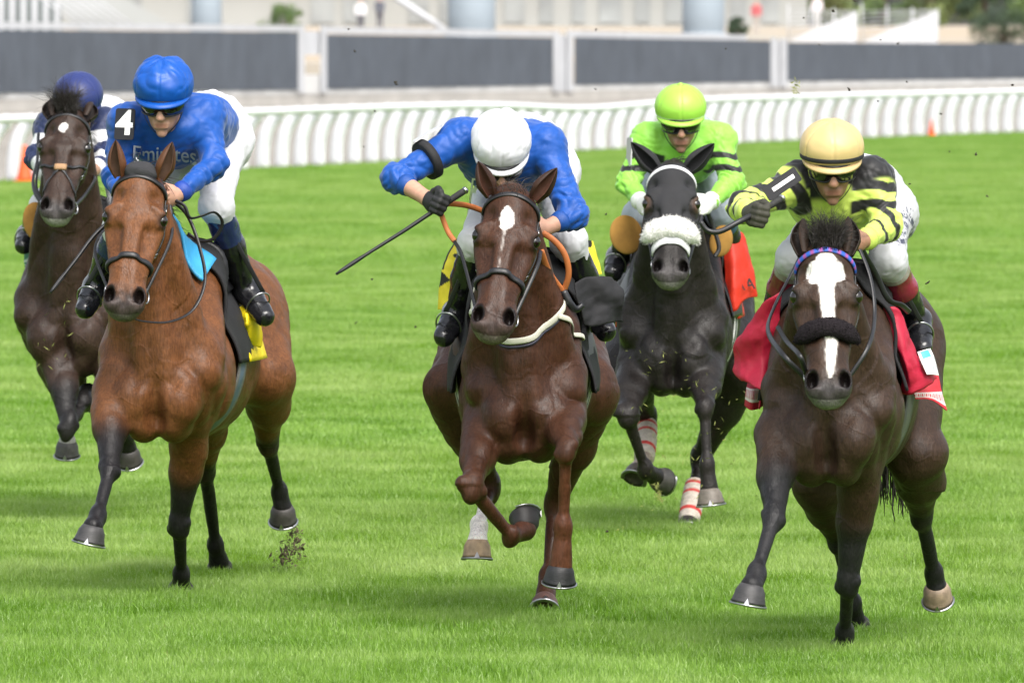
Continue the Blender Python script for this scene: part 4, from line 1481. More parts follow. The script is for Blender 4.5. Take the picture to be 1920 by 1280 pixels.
ROYAL = (.003, .066, .32)
JOCKEYS = {
 'A': dict(key='a', seed=11, label='jockey in royal blue silks and blue cap, crouched on the bright bay', silk=ROYAL, cap=(.003, .072, .36), puff=True, wrinkle=1.0, hr=(.122, .138, .125),
   head=(306, 166, .20), look=(-.10, -.93, -.28), hroll=-.02, hyaw=-.10,
   shl=(240, 232, .36), shr=(386, 216, .38), chest=(318, 248, .44), pel=(392, 240, .95), ell=(217, 330, .30), elr=(402, 308, .26), wrl=(240, 380, .12), wrr=(338, 362, .10),
   hal=(255, 385, .06), har=(318, 372, .04), hil=(350, 275, .95), hir=(420, 268, .95), knl=(225, 425, .55), knr=(405, 385, .50), anl=(182, 535, .74), anr=(460, 540, .74), tol=(160, 580, .60), tor=(496, 594, .62),
   cuffr=.93, cuffc=(.01, .05, .3), boottop=.12, bands=[(.0, .42, (.014, .022, .075))], thumbr=(.1, -.3, 1), palmr=(-1, 0, -.5), beard=.1),
 'B': dict(key='b', seed=12, label='jockey in royal blue silks and white cap swinging out one elbow, on the chestnut', silk=ROYAL, cap=(.64, .64, .68), wrinkle=.8, hr=(.116, .130, .118), puff=True,
   head=(940, 273, .12), look=(.02, -.78, -.62),
   shl=(866, 262, .30), shr=(1022, 272, .32), chest=(945, 295, .42), pel=(985, 285, .95), ell=(742, 334, .15), elr=(1076, 404, .15), wrl=(800, 372, .0), wrr=(1022, 428, .05),
   hal=(820, 381, -.05), har=(1003, 428, .02), hil=(945, 320, .92), hir=(1032, 320, .92), knl=(893, 455, .45), knr=(1066, 452, .45), anl=(857, 585, .70), anr=(1118, 588, .70), tol=(832, 632, .55), tor=(1136, 622, .55),
   cuffl=.34, cuffr=.45, boottop=.10, glovel=(.012, .012, .013), thumbl=(.6, -.2, .8), palml=(.2, -.8, -.6), beard=.2),
 'C': dict(key='c', seed=13, label='jockey in yellow and black silks and cream cap, on the blazed dark bay', silk=tuple(YEL * .85), cap=(.56, .42, .19), peakc=(.56, .40, .19), wrinkle=.3, band=True, skin=(.33, .17, .11),
   head=(1560, 284, .15), look=(.03, -.93, -.28), hr=(.118, .134, .120), paint=paint_C,
   shl=(1500, 345, .30), shr=(1634, 336, .30), chest=(1568, 372, .40), pel=(1612, 365, .95), ell=(1392, 388, .10), elr=(1662, 424, .20), wrl=(1404, 398, -.10), wrr=(1622, 450, .02),
   hal=(1413, 402, -.19), har=(1605, 450, -.04), hil=(1560, 400, .90), hir=(1662, 400, .90), knl=(1490, 485, .45), knr=(1665, 488, .45), anl=(1447, 600, .70), anr=(1718, 600, .72), tol=(1440, 650, .58), tor=(1728, 652, .58),
   breeches=(.46, .46, .49), bpaint=emblem_C, boottop=.06, bands=[(-.05, .22, (.30, .27, .25)), (.22, .50, (.19, .015, .035))], glovel=(.035, .033, .022), thumbl=(.3, -.4, 1), palml=(.9, -.3, -.3), cuffc=tuple(YEL * .8), beard=.3),
 'D': dict(key='d', seed=14, label='jockey in lime green silks and lime cap, on the hooded black horse', silk=tuple(LIME * .66), cap=tuple(np.array((.44, .86, .10)) * .72), capbands=[(-.045, -.018, (.8, .82, .8))], button=True, skin=(.36, .19, .13),
   head=(1276, 206, .18), look=(.02, -.95, -.24), hr=(.118, .134, .120), paint=chevrons((.012, .012, .013), [(0, (.50, .15, .13)), (0, (.80, .15, .13))]),
   shl=(1216, 264, .34), shr=(1346, 264, .34), chest=(1280, 285, .42), pel=(1285, 268, .95), ell=(1178, 342, .22), elr=(1374, 342, .22), wrl=(1202, 380, .06), wrr=(1330, 380, .06),
   hal=(1211, 386, .0), har=(1320, 384, .0), hil=(1252, 305, .92), hir=(1322, 305, .92), knl=(1195, 405, .50), knr=(1352, 402, .50), anl=(1160, 480, .74), anr=(1374, 484, .74), tol=(1150, 512, .60), tor=(1378, 512, .60),
   breeches=(.32, .36, .42), boottop=.1, bands=[(.0, .3, (.025, .06, .13))], glovel=(.7, .7, .68), glover=(.7, .7, .68), cuffc=(.7, .72, .7), beard=.35),
 'E': dict(key='e', seed=15, label='jockey in navy and white silks and navy cap, on the dark brown horse', silk=tuple(NAVY), cap=(.018, .030, .13), skin=(.40, .23, .16), paint=paint_E,
   head=(146, 184, .22), look=(-.04, -.9, -.36), hr=(.118, .136, .122),
   shl=(97, 240, .36), shr=(196, 236, .36), chest=(150, 258, .44), pel=(196, 240, .95), ell=(70, 296, .22), elr=(200, 290, .22), wrl=(88, 330, .04), wrr=(180, 316, .06),
   hal=(98, 338, -.03), har=(165, 322, .0), hil=(155, 280, .92), hir=(225, 280, .92), knl=(82, 390, .50), knr=(228, 385, .50), anl=(54, 440, .74), anr=(252, 470, .74), tol=(44, 462, .58), tor=(262, 500, .60),
   boottop=.1, bands=[(.0, .3, (.1, .1, .1))], cuffc=(.6, .6, .62), beard=.2),
}
J = {k: build_jockey(S, H[k]) for k, S in JOCKEYS.items()}
# ------------------------------------------------------------------ tack
def skin_ray(hs, y, phi, rmax=.75):
    """where a ray from outside meets the trunk: y along the body, phi from straight up (radians, + to picture right)"""
    y, phi = np.broadcast_arrays(np.asarray(y, float), np.asarray(phi, float))
    shp = y.shape
    y, phi = y.ravel(), phi.ravel()
    cen = np.stack([hs.W(0, a, 1.06) for a in y])
    dr = np.cos(phi)[:, None] * np.array([0, 0, 1.0]) + np.sin(phi)[:, None] * hs.xa
    r = np.full(len(y), rmax)
    for _ in range(22):
        d = hs.trunk.field(cen + dr * r[:, None])
        r = np.maximum(r - np.clip(d, -.02, .2) * .9, .05)
    return (cen + dr * r[:, None]).reshape(*shp, 3), dr.reshape(*shp, 3)


def cloth_grid(name, G, thick, matl, parent, colf=None, wave=0.0, seed=0):
    """a closed slab of cloth over a grid of points"""
    G = np.asarray(G, float)
    n, m, _ = G.shape
    du = np.gradient(G, axis=0); dv = np.gradient(G, axis=1)
    N = np.cross(du, dv); N /= (np.linalg.norm(N, axis=2, keepdims=True) + 1e-9)
    if wave:
        G = G + N * (vnoise(G.reshape(-1, 3), 26, seed + 1) * wave + np.abs(vnoise(G.reshape(-1, 3), 60, seed + 2)) * wave * .5).reshape(n, m, 1)
    vs = np.concatenate([(G + N * thick / 2).reshape(-1, 3), (G - N * thick / 2).reshape(-1, 3)])
    fs = []
    o = n * m
    for i in range(n - 1):
        for j in range(m - 1):
            a, b, c, d = i * m + j, i * m + j + 1, (i + 1) * m + j + 1, (i + 1) * m + j
            fs += [(a, d, c, b), (o + a, o + b, o + c, o + d)]
    ed = [(0, j) for j in range(m)] + [(i, m - 1) for i in range(1, n)] + [(n - 1, j) for j in range(m - 2, -1, -1)] + [(i, 0) for i in range(n - 2, 0, -1)]
    ed = [i * m + j for i, j in ed]
    for a, b in zip(ed, ed[1:] + ed[:1]):
        fs.append((a, b, o + b, o + a))
    col = None
    if colf is not None:
        s_, t_ = np.meshgrid(np.linspace(0, 1, n), np.linspace(0, 1, m), indexing='ij')
        c = colf(s_.ravel(), t_.ravel())
        col = np.concatenate([c, c])
    return mk(name, vs, fs, matl, parent, col)


def fine_grid(ctrl, n, m):
    ctrl = np.asarray(ctrl, float)
    rows = np.stack([spline(r, m) for r in ctrl])
    return np.stack([spline(rows[:, j], n) for j in range(m)], 1)


def plain(c):
    return lambda s, t: np.tile(np.array(c, float), (len(s), 1))


def drape(hs, name, y0, y1, p0, p1, off, flare, thick, matl, parent, colf, ny=18, npz=56, wave=.004, seed=0):
    yy, pp = np.meshgrid(np.linspace(y0, y1, ny), np.radians(np.linspace(p0, p1, npz)), indexing='ij')
    G, D = skin_ray(hs, yy, pp)
    f = np.maximum(0, (np.abs(pp) - 1.0)) ** 1.5
    G = G + D * (off + flare * f)[..., None]
    return cloth_grid(name, G, thick, matl, parent, colf, wave, seed)


def torus(mb, c, nr, R, r, n=20, k=6):
    nr = nrm(nr)
    a = nrm(np.cross(nr, (0.3, .2, .9))); b = np.cross(nr, a)
    pts = [c + R * (math.cos(t) * a + math.sin(t) * b) for t in np.linspace(0, 2 * math.pi, n + 1)]
    return mb.tube(pts, r, n=k, cap=False)


def head_path(hs, pts, n, off):
    p = spline([hs.Hd(*q) for q in pts], n)
    p, g = hs.head.snap(p, off)
    return p, g


def relax_line(p, it=14):
    p = p.copy()
    for _ in range(it): p[1:-1] = p[1:-1] * .4 + .3 * (p[:-2] + p[2:])
    return p


def roll_mesh(hs, t0, rad, col, parent, span=78, drop=.03):
    pts = []
    for a in np.radians(np.linspace(-span, span, 30)):
        pts.append(hs.Hd(.15 * math.sin(a), t0 + drop * (1 - math.cos(a)), .15 - .15 * math.cos(a)))
    pts, g = hs.head.snap(np.array(pts), rad * .55)
    pts = relax_line(pts); g = relax_line(g)
    n, m = 22, len(pts)
    vs, fs = [], []
    for i in range(m):
        t = nrm(pts[min(i + 1, m - 1)] - pts[max(i - 1, 0)])
        b = np.cross(t, g[i]); e = min(i, m - 1 - i) / 4.0
        rr = rad * min(1, math.sqrt(min(1, e * .85 + .12)))
        for j in range(n):
            a = 2 * math.pi * j / n
            vs.append(pts[i] + rr * (math.cos(a) * g[i] * .8 + math.sin(a) * b * 1.08))
    vs = np.array(vs)
    for i in range(m - 1):
        for j in range(n):
            k = (j + 1) % n
            fs.append((i * n + j, i * n + k, (i + 1) * n + k, (i + 1) * n + j))
    fs.append(tuple(range(n - 1, -1, -1))); fs.append(tuple((m - 1) * n + j for j in range(n)))
    cen = np.repeat(pts, n, axis=0)
    vs = vs + (vs - cen) * (.03 * vnoise(vs, 120, 4) + .035 * vnoise(vs, 300, 5))[:, None]
    o = mk('sheepskin_noseband', vs, fs, M_FLEECE, parent, np.tile(np.array(col, float), (len(vs), 1)))
    rg = np.random.default_rng(3)
    ii = rg.integers(0, len(vs), 1500)
    hair_mesh('wool', vs[ii] - (vs[ii] - cen[ii]) * .1, (vs[ii] - cen[ii]) / rad, rg.uniform(.010, .020, 1500) * (1.0 if col[0] > .3 else .55), o, .0016, .3, 5, mat('wool_%d' % int(col[0] * 100), tuple(col), rough=.95, spec=.1), .45)
    return o


def bridle(hs, label, leather=None, brow=None, nose_t=.58, nose=True, roll=None, cheekm=None, xnose=False, nw=.026):
    leather = leather or M_LEATHER
    cheekm = cheekm or leather
    root = empty('bridle', hs.Hd(0, 1.0, .25), label, 'bridle')
    hs.bridle = root
    pts = [(.172 * math.sin(a), .035 + .07 * (abs(a) / 1.6) ** 1.6, .15 - .14 * math.cos(a)) for a in np.linspace(-1.65, 1.65, 15)]
    p, g = head_path(hs, pts, 34, .004)
    mb = MB()
    if brow is None:
        mb.ribbon(p, g, .024, .007).build('browband', leather, root)
    else:
        mb.ribbon(p, g, .024, .007)
        cols = []
        for i in range(len(p)):
            cols += [brow(i)] * 6
        mk('browband', mb.v, mb.f, M_CLOTH, root, np.array(cols))
    for sx in (-1, 1):
        pts = [(sx * .13, .02, .22), (sx * .178, .10, .17), (sx * .182, .28, .18), (sx * .165, .45, .19), (sx * .125, .62, .18), (sx * .108, .76, .175)]
        p, g = head_path(hs, pts, 30, .003)
        MB().ribbon(p, g, .018, .005).build('cheek_strap', cheekm, root)
        for i in (9, 19):
            torus(MB(), p[i] + g[i] * .006, g[i], .013, .0028, 10, 5).build('buckle', M_STEEL, root)
        c, g = hs.head.snap(hs.Hd(sx * .115, .775, .175)[None], .012)
        mb = MB()
        torus(mb, c[0], hs.lat * .8 + hs.nn * .25 * sx * 0 + hs.nn * .45, .034, .0042)
        mb.build('bit_ring', M_STEEL, root)
        setattr(hs, 'bit' + ('l' if sx < 0 else 'r'), c[0])
        pts = [(sx * .17, .12, .22), (sx * .15, .25, .34), (sx * .06, .33, .42), (0, .34, .44)]
        p = spline([hs.Hd(*q) for q in pts], 14)
        MB().ribbon(p, [nrm(hs.lat * sx * .8 + hs.nn * .2)] * 14, .012, .003).build('throat_strap', leather, root)
    if nose:
        pts = [(.14 * math.sin(a), nose_t + .05 * (1 - math.cos(a)), .15 - .15 * math.cos(a)) for a in np.linspace(-2.9, 2.9, 24)]
        p, g = head_path(hs, pts, 46, .004)
        MB().ribbon(p, g, nw, .009).build('noseband', leather, root)
    if xnose:                                              # crossed noseband: two straps through a ring on the bridge of the nose
        for sx in (-1, 1):
            p, g = head_path(hs, [(sx * .15, .44, .14), (sx * .07, .50, .04), (0, .535, .02), (-sx * .06, .62, .04), (-sx * .09, .74, .13)], 26, .004)
            MB().ribbon(p, g, .014, .004).build('crossed_noseband', leather, root)
        p, g = head_path(hs, [(-.03, .53, .03), (0, .53, .02), (.03, .53, .03)], 9, .008)
        MB().ribbon(p, g, .034, .010).build('nose_pad', mat('tan_leather_pad', (.34, .20, .10), rough=.7), root)
    if roll:
        roll_mesh(hs, roll[0], roll[1], roll[2], root)
    return root


def rein(hs, pts, matl, parent, r=.007, n=40, name='rein', flat=.45):
    p = spline(pts, n)
    MB().tube(p, r, n=8, flat=flat, up=(0, 1, .2)).build(name, matl, parent)


def thick_letters(txt, origin, right, up, size, matl, parent, name='lettering', bold=.0, solid=None, off=.004, depth=.0012):
    """flat print: letters laid on a surface (or carried onto a curved one)"""
    cu = bpy.data.curves.new('text', 'FONT')
    cu.body = txt
    cu.align_x = 'CENTER'; cu.align_y = 'CENTER'
    cu.offset = bold
    ob = bpy.data.objects.new('text', cu)
    COL.objects.link(ob)
    dg = bpy.context.evaluated_depsgraph_get()
    me = bpy.data.meshes.new_from_object(ob.evaluated_get(dg))
    vs = np.array([v.co[:] for v in me.vertices])
    if solid is not None:
        import bmesh
        bm = bmesh.new(); bm.from_mesh(me)
        bmesh.ops.triangulate(bm, faces=bm.faces)
        for _ in range(3):
            le = [e for e in bm.edges if e.calc_length() > .12]
            if not le: break
            bmesh.ops.subdivide_edges(bm, edges=le, cuts=1)
            bmesh.ops.triangulate(bm, faces=bm.faces)
        bm.to_mesh(me); bm.free()
        vs = np.array([v.co[:] for v in me.vertices])
    fs = [tuple(p.vertices) for p in me.polygons]
    bpy.data.objects.remove(ob); bpy.data.meshes.remove(me); bpy.data.curves.remove(cu)
    right, up = nrm(right), nrm(up)
    pts = origin + (vs[:, :1] * right + vs[:, 1:2] * up) * size
    if solid is not None:
        nv = np.cross(right, up)
        nv = nv if nv[1] < 0 else -nv
        pts = pts + nv * .12
        for _ in range(40):
            d = solid.field(pts)
            pts = pts - nv * np.clip(d, -.01, .05)[:, None] * .8
        pts = pts + nv * off
    return mk(name, pts, fs, matl, parent, smooth=False)


def plate(center, right, up, w, h, matl, parent, name, thick=.006):
    right, up = nrm(right), nrm(up)
    nv = np.cross(right, up)
    R = np.array([right, up, nv])
    mb = MB()
    # rounded card
    pts = []
    for (sx, sy) in ((1, 1), (-1, 1), (-1, -1), (1, -1)):
        for a in np.linspace(0, math.pi / 2, 4):
            q = {(1, 1): 0, (-1, 1): 1, (-1, -1): 2, (1, -1): 3}[(sx, sy)] * math.pi / 2
            rr = min(w, h) * .12
            pts.append((sx * (w / 2 - rr) + rr * math.cos(a + q), sy * (h / 2 - rr) + rr * math.sin(a + q)))
    n = len(pts)
    vs = [center + right * x + up * y + nv * thick / 2 for x, y in pts] + [center + right * x + up * y - nv * thick / 2 for x, y in pts]
    fs = [tuple(range(n)), tuple(range(2 * n - 1, n - 1, -1))] + [(i, i + n, (i + 1) % n + n, (i + 1) % n) for i in range(n)]
    return mb.add(vs, fs).build(name, matl, parent, smooth=False), nv


def girth(hs, y, width, c1, c2, label, p0=62):
    ph = np.radians(np.linspace(p0, 360 - p0, 60))
    G, D = skin_ray(hs, y, ph)
    rows = [G + D * .006 + hs.ya * o * width for o in np.linspace(-.5, .5, 7)]
    for i, o in enumerate(np.linspace(-.5, .5, 7)):
        g, d = skin_ray(hs, y + o * width / KH, ph)
        rows[i] = g + d * .007
    f = lambda s, t: np.where((np.abs(s - .5) < .17)[:, None], np.array(c2), np.array(c1))
    o = cloth_grid('girth', np.stack(rows), .006, M_CLOTH, None, f)
    tag(o, label, 'girth')


def saddle(hs, label, flap=None, flapc=None):
    root = empty('saddle', hs.W(0, .62, 1.40), label, 'saddle')
    drape(hs, 'seat', .52, .98, -34, 34, .035, 0, .03, M_LEATHER, root, None, 12, 24, 0)
    for a0, a1 in ((-78, -30), (30, 78)):
        drape(hs, 'flap', .46, .72, a0, a1, .022, .0, .008, M_LEATHER, root, None, 10, 18, .001)
    return root


def stirrup(hs, jk, s_, parent):
    an, to = jk['an' + s_], jk['to' + s_]
    ball = an + (to - an) * .62
    dr = nrm(to - an)
    side = nrm(np.cross(dr, (0, 0, 1)))
    up = np.cross(side, dr); up = up if up[2] > 0 else -up
    mb = MB()
    pts = []
    for a in np.linspace(-2.2, 2.2, 21):
        pts.append(ball + side * math.sin(a) * .054 + up * (math.cos(a) * .068 + .008))
    pts.append(pts[0])
    mb.tube(pts, .0042, n=6)
    st = mb.build('stirrup_iron', M_STEEL, parent)
    top = ball + up * .076
    kn = jk['kn' + s_]
    p = spline([top, top + (kn - top) * .3 + side * 0, top + (kn - top) * .7], 8)
    MB().ribbon(p, [np.array([0, -1.0, .2])] * 8, .02, .003).build('stirrup_leather', M_LEATHER, parent)


def curved_whip(pts, label, r0=.0105, r1=.006):
    p = spline(pts, 26)
    root = empty('whip', p.min(0), label, 'whip')
    MB().tube(p, np.linspace(r0, r1, 26), n=8).build('shaft', M_LEATHER, root)
    MB().tube(p[:6] , [.0135, .0145, .014, .0135, .013, .011], n=10).build('grip', mat('whip_grip', (.02, .02, .02), rough=.75, bump=[(140, .6, dict(dist=.003))]), root)
    MB().tube([p[0] - nrm(p[1] - p[0]) * .012, p[0] - nrm(p[1] - p[0]) * .004, p[0] + nrm(p[1] - p[0]) * .004], [.008, .016, .015], n=10).build('end_cap', M_STEEL, root)
    MB().ribbon(p[-7:], [np.array([0, -1.0, .1])] * 7, [.013, .016, .018, .018, .017, .015, .008], .004).build('popper', M_LEATHER, root)


hA, hB, hC, hD, hE = (H[k] for k in 'ABCDE')
jA, jB, jC, jD, jE = (J[k] for k in 'ABCDE')

# ---- bridles and reins
bA = bridle(hA, 'black leather bridle with padded noseband on the bright bay')
QA = hA.Q
rein(hA, [hA.bitr, QA(318, 455, -.12), QA(322, 410, .0), jA['har']], M_LEATHER, bA)
rein(hA, [hA.bitl, QA(178, 470, -.05), QA(205, 420, .02), jA['hal']], M_LEATHER, bA)
rein(hA, [jA['har'], QA(352, 405, .06), QA(376, 470, .0), QA(384, 528, -.04), QA(362, 580, -.1), QA(318, 603, -.2), QA(268, 602, -.3), QA(236, 592, -.4)], M_LEATHER, bA, .008)
rein(hA, [jA['har'], QA(345, 385, .02), QA(356, 408, .02), QA(378, 405, .05), QA(402, 398, .06), QA(417, 418, .1), QA(402, 446, .12), QA(376, 452, .14), QA(352, 438, .16)], M_LEATHER, bA, .008)

bB = bridle(hB, 'black leather bridle with orange rubber reins on the chestnut', nose_t=.56)
QB = hB.Q
rein(hB, [jB['hal'], QB(838, 430, -.05), QB(852, 452, -.08)], M_RUBBER, bB, .011, 20, 'rubber_rein')
rein(hB, [QB(852, 452, -.08), QB(868, 485, -.16), hB.bitl], M_LEATHER, bB, .008, 24)
rein(hB, [jB['hal'], QB(860, 383, -.02), QB(885, 388, .05), QB(912, 398, .12)], M_RUBBER, bB, .012, 20, 'rubber_rein')
rein(hB, [jB['har'], QB(1040, 452, .0), QB(1060, 480, .0), QB(1066, 515, .02), QB(1056, 548, .05)], M_RUBBER, bB, .013, 24, 'rubber_rein')
rein(hB, [QB(1056, 548, .05), QB(1030, 512, -.02), QB(1014, 470, -.12)], M_RUBBER, bB, .014, 20, 'rubber_rein')
rein(hB, [QB(1014, 470, -.12), QB(1005, 505, -.25), hB.bitr], M_LEATHER, bB, .009, 20)
rein(hB, [QB(1056, 545, .04), QB(1068, 568, .04), QB(1080, 580, .06), QB(1092, 572, .08)], M_LEATHER, bB, .016, 14, 'keeper', .8)
# breastplate
bp = empty('breastplate', hB.W(0, -.02, .95), 'pale breastplate strap round the neck of the chestnut', 'breastplate')
rg_ = [QB(868, 520, .1), QB(872, 575, .02), QB(888, 610, -.03), QB(925, 637, -.08), QB(970, 641, -.1), QB(1015, 628, -.08), QB(1042, 600, -.03), QB(1062, 560, .06), QB(1072, 530, .2)]
pp, gg = hB.solid.snap(spline(rg_, 40), .006)
MB().ribbon(pp, gg, .026, .006).build('neck_strap', M_STRAP, bp)
pp2, gg2 = hB.solid.snap(pp + np.array([0, 0, -.024]), .004)
MB().ribbon(pp2[8:32], gg2[8:32], .010, .005).build('martingale_cord', mat('dark_cord', (.03, .03, .05), rough=.6), bp)
pp, gg = hB.solid.snap(spline([QB(1048, 592, -.02), QB(1066, 602, .05), QB(1078, 622, .15), QB(1100, 632, .3), QB(1128, 632, .45)], 20), .012)
MB().ribbon(pp, gg, .022, .005).build('side_strap', M_STRAP, bp)
pp, gg = hB.solid.snap(spline([QB(884, 588, .0), QB(870, 583, .05), QB(850, 584, .2)], 12), .010)
MB().ribbon(pp, gg, .022, .005).build('side_strap', M_STRAP, bp)

def brow_c(i):
    return ((.02, .10, .50) if i % 6 in (0, 1, 5) else (.30, .03, .10))
bC = bridle(hC, 'black bridle with blue and pink browband and dark fleece noseband', brow=lambda i: (.015, .09, .42) if (i % 3) else (.34, .06, .22), nose=False, roll=(.535, .040, (.014, .011, .013)))
QC = hC.Q
rein(hC, [hC.bitl, QC(1468, 665, -.4), QC(1440, 620, -.1), QC(1452, 575, .1), QC(1480, 520, .15), QC(1500, 480, .2)], M_LEATHER, bC, .011)
rein(hC, [hC.bitr, QC(1628, 650, -.35), QC(1640, 590, -.15), QC(1632, 520, -.08), jC['har']], M_LEATHER, bC, .009)
rein(hC, [hC.bitl, QC(1500, 668, -.5), QC(1475, 640, -.3), QC(1458, 612, -.2)], M_LEATHER, bC, .010)
rein(hC, [jC['har'], QC(1640, 510, .1), QC(1665, 560, .15), QC(1690, 572, .2), QC(1705, 585, .3)], M_LEATHER, bC, .012)

M_WSTRAP = mat('white_strap', (.66, .66, .68), rough=.5, var=.1)
bD = bridle(hD, 'white webbing bridle with thick white fleece noseband over the black hood', leather=M_WSTRAP, nose=False, roll=(.555, .056, (.70, .69, .66)))
QD = hD.Q
p, g = head_path(hD, [(-.12, .68, .13), (-.05, .655, .03), (0, .65, .02), (.05, .655, .03), (.12, .68, .13)], 20, .005)
MB().ribbon(p, g, .045, .006).build('noseband', M_WSTRAP, bD)
rein(hD, [hD.bitl, QD(1212, 420, -.1), jD['hal']], M_LEATHER, bD, .009)
rein(hD, [hD.bitr, QD(1312, 420, -.1), jD['har']], M_LEATHER, bD, .009)
rein(hD, [jD['har'], QD(1335, 420, .05), QD(1348, 462, .05), QD(1340, 482, .04)], M_LEATHER, bD, .011)

bE = bridle(hE, 'black bridle with crossed noseband on the dark brown horse', nose=False, xnose=True)
QE = hE.Q
rein(hE, [hE.bitr, QE(160, 365, -.2), QE(178, 335, -.1), jE['har']], M_LEATHER, bE, .011)
rein(hE, [hE.bitl, QE(68, 350, -.2), QE(78, 300, -.1), jE['hal']], M_LEATHER, bE, .009)
rein(hE, [hE.bitl, QE(66, 362, -.3), QE(62, 335, -.2), QE(70, 300, -.12), QE(72, 250, .0)], M_LEATHER, bE, .011)

# ---- the black hood of the fourth horse: a cloth skin over the upper head, ears in sleeves
hd = hD
G = Solid(); G.pr = [q for q in hd.head.pr]
def hoodpost(Gv, p):
    w = p - hd.Hd(0, 0, 0).astype(p.dtype)
    t = w @ hd.ax.astype(p.dtype) / hd.L; l = w @ hd.lat.astype(p.dtype) / hd.L; h = -(w @ hd.nn.astype(p.dtype)) / hd.L
    Gv = Gv - .008
    lim = .47 - .30 * np.clip((h - .12) / .3, 0, 1) + .10 * np.clip(np.abs(l) / .15, 0, 1) ** 2
    Gv = np.maximum(Gv, (t - lim) * hd.L)
    Gv = np.maximum(Gv, (h - .38) * hd.L)
    for sx in (-1, 1):
        de = np.sqrt((l - sx * .175) ** 2 + ((t - .318) / 1.35) ** 2 + (h - .085) ** 2) - .074
        Gv = np.maximum(Gv, -de * hd.L)
    return Gv
v_, q_ = G.mesh(.006, post=hoodpost)
v_ = relax(v_, q_, 2, .4)
hood = empty('hood', hd.Hd(0, .45, .2), 'black stretch hood with ear sleeves on the near black horse', 'hood')
mk('face_cover', v_, q_, M_BLACKCLOTH, hood)
for sx, tip in ((-1, (1184, 268)), (1, (1339, 270))):
    ear_mesh(hd.Hd(sx * .09, .01, .12), QD(tip[0], tip[1], -.16), np.array([sx * .15, -1, .1]), .047, hood, (.012, .012, .014), (.014, .014, .016), mat('hood_cloth', attr=True, rough=.8, var=.2), 'ear_sleeve')

# ---- small cap of cloth behind the bay's browband
v0 = hA.Hd(0, -.06, .06)
S_ = Solid(); RHA = np.array([hA.lat, hA.ax, hA.nn])
S_.ell(hA.Hd(0, -.01, .06), RHA, (.078, .05, .05), .02)
v_, q_ = S_.mesh(.006)
v_ = v_ + vnormals(v_, q_) * (vnoise(v_, 70, 2) * .004)[:, None]
tag(mk('poll_pad', v_, q_, mat('grey_mesh_pad', (.025, .025, .028), rough=.85, bump=[(260, .6, dict(dist=.003))])), 'dark grey padded cap between the ears of the bright bay', 'pad')

# ---- saddle cloths and pads
YELC = (.80, .62, .005)
o = drape(hA, 'saddle_cloth', .62, 1.10, -106, 86, .012, .06, .006, M_CLOTH, None, plain(YELC), 16, 60, .006, 3)
tag(o, 'bright yellow saddle cloth hanging under the boot on the bay', 'saddle cloth')
o = drape(hA, 'saddle_pad', .40, .66, -92, 86, .022, .0, .014, M_BLACKCLOTH, None, None, 12, 48, .001, 4)
tag(o, 'black foam saddle pad down the shoulder of the bay', 'saddle pad')
o = drape(hA, 'withers_pad', .30, .45, -46, 22, .03, .0, .014, mat('light_blue_foam', (.04, .33, .62), rough=.6), None, None, 10, 28, .0015, 5)
tag(o, 'light blue foam pad over the withers of the bay', 'pad')
crm = fine_grid([[QA(447, 575, .70), QA(458, 568, .68), QA(466, 562, .70), QA(474, 578, .74)], [QA(445, 600, .70), QA(462, 603, .62), QA(478, 598, .68), QA(488, 606, .76)],
                 [QA(446, 628, .72), QA(460, 622, .66), QA(474, 632, .68), QA(492, 628, .78)], [QA(444, 648, .74), QA(460, 655, .70), QA(472, 648, .72), QA(489, 652, .80)]], 20, 20)
o = cloth_grid('saddle_cloth_corner', crm, .004, M_CLOTH, None, plain(YELC), .012, 8)
tag(o, 'crumpled yellow corner of saddle cloth behind the right boot of the bay', 'saddle cloth')

def bpat(s, t):
    # yellow with black wedges and a black border
    c = np.tile(np.array((.82, .66, .03)), (len(s), 1))
    a = np.abs(t - .5) * 2
    zig = np.abs(((a * 9) % 2) - 1)
    m = ((zig > .60) & (s > .50)) | ((zig < .30) & (s < .30)) | (s < .06) | (s > .93)
    c[m] = (.012, .012, .014)
    return c
cl = empty('saddle_cloth', hB.W(0, .8, 1.2), 'yellow saddle cloth with black wedges on the chestnut', 'saddle cloth')
drape(hB, 'top_panel', .62, 1.16, -58, 58, .020, .0, .006, M_CLOTH, cl, bpat, 24, 60, .003, 6)
def wedge(s, t):
    # s runs down the panel, t from the outer edge inwards
    c = np.tile(np.array((.82, .66, .03)), (len(s), 1))
    m = (t < .10) & (s < .5)
    m |= (np.abs(s - .30) < .13 * (t - .25) / .75) & (t > .25)
    m |= (np.abs(s - .62) < .10 * (.55 - t) / .55)
    c[m] = (.012, .012, .014)
    return c
fl = fine_grid([[QB(862, 440, .80), QB(878, 438, .74), QB(894, 444, .70)], [QB(838, 482, .84), QB(858, 484, .76), QB(880, 490, .72)], [QB(825, 530, .86), QB(844, 532, .80), QB(866, 540, .76)], [QB(822, 580, .88), QB(836, 582, .82), QB(852, 588, .78)]], 60, 30)
cloth_grid('side_panel', fl, .005, M_CLOTH, cl, wedge, .004, 4)
fl = fine_grid([[QB(1112, 452, .80), QB(1096, 450, .74), QB(1078, 456, .70)], [QB(1120, 482, .82), QB(1106, 482, .76), QB(1088, 486, .70)], [QB(1128, 514, .84), QB(1116, 516, .78), QB(1102, 520, .72)]], 40, 24)
cloth_grid('side_panel', fl, .005, M_CLOTH, cl, lambda s, t: np.where(((s < .22) & (t > .1) & (t < .75) & (s < .9 * t))[:, None], np.array((.012, .012, .014)), np.array((.82, .66, .03))), .004, 5)
o = drape(hB, 'saddle_pad', .36, .64, -97, 97, .020, .03, .010, M_BLACKCLOTH, None, None, 12, 50, .003, 4)
tag(o, 'black saddle pad down both shoulders of the chestnut', 'saddle pad')
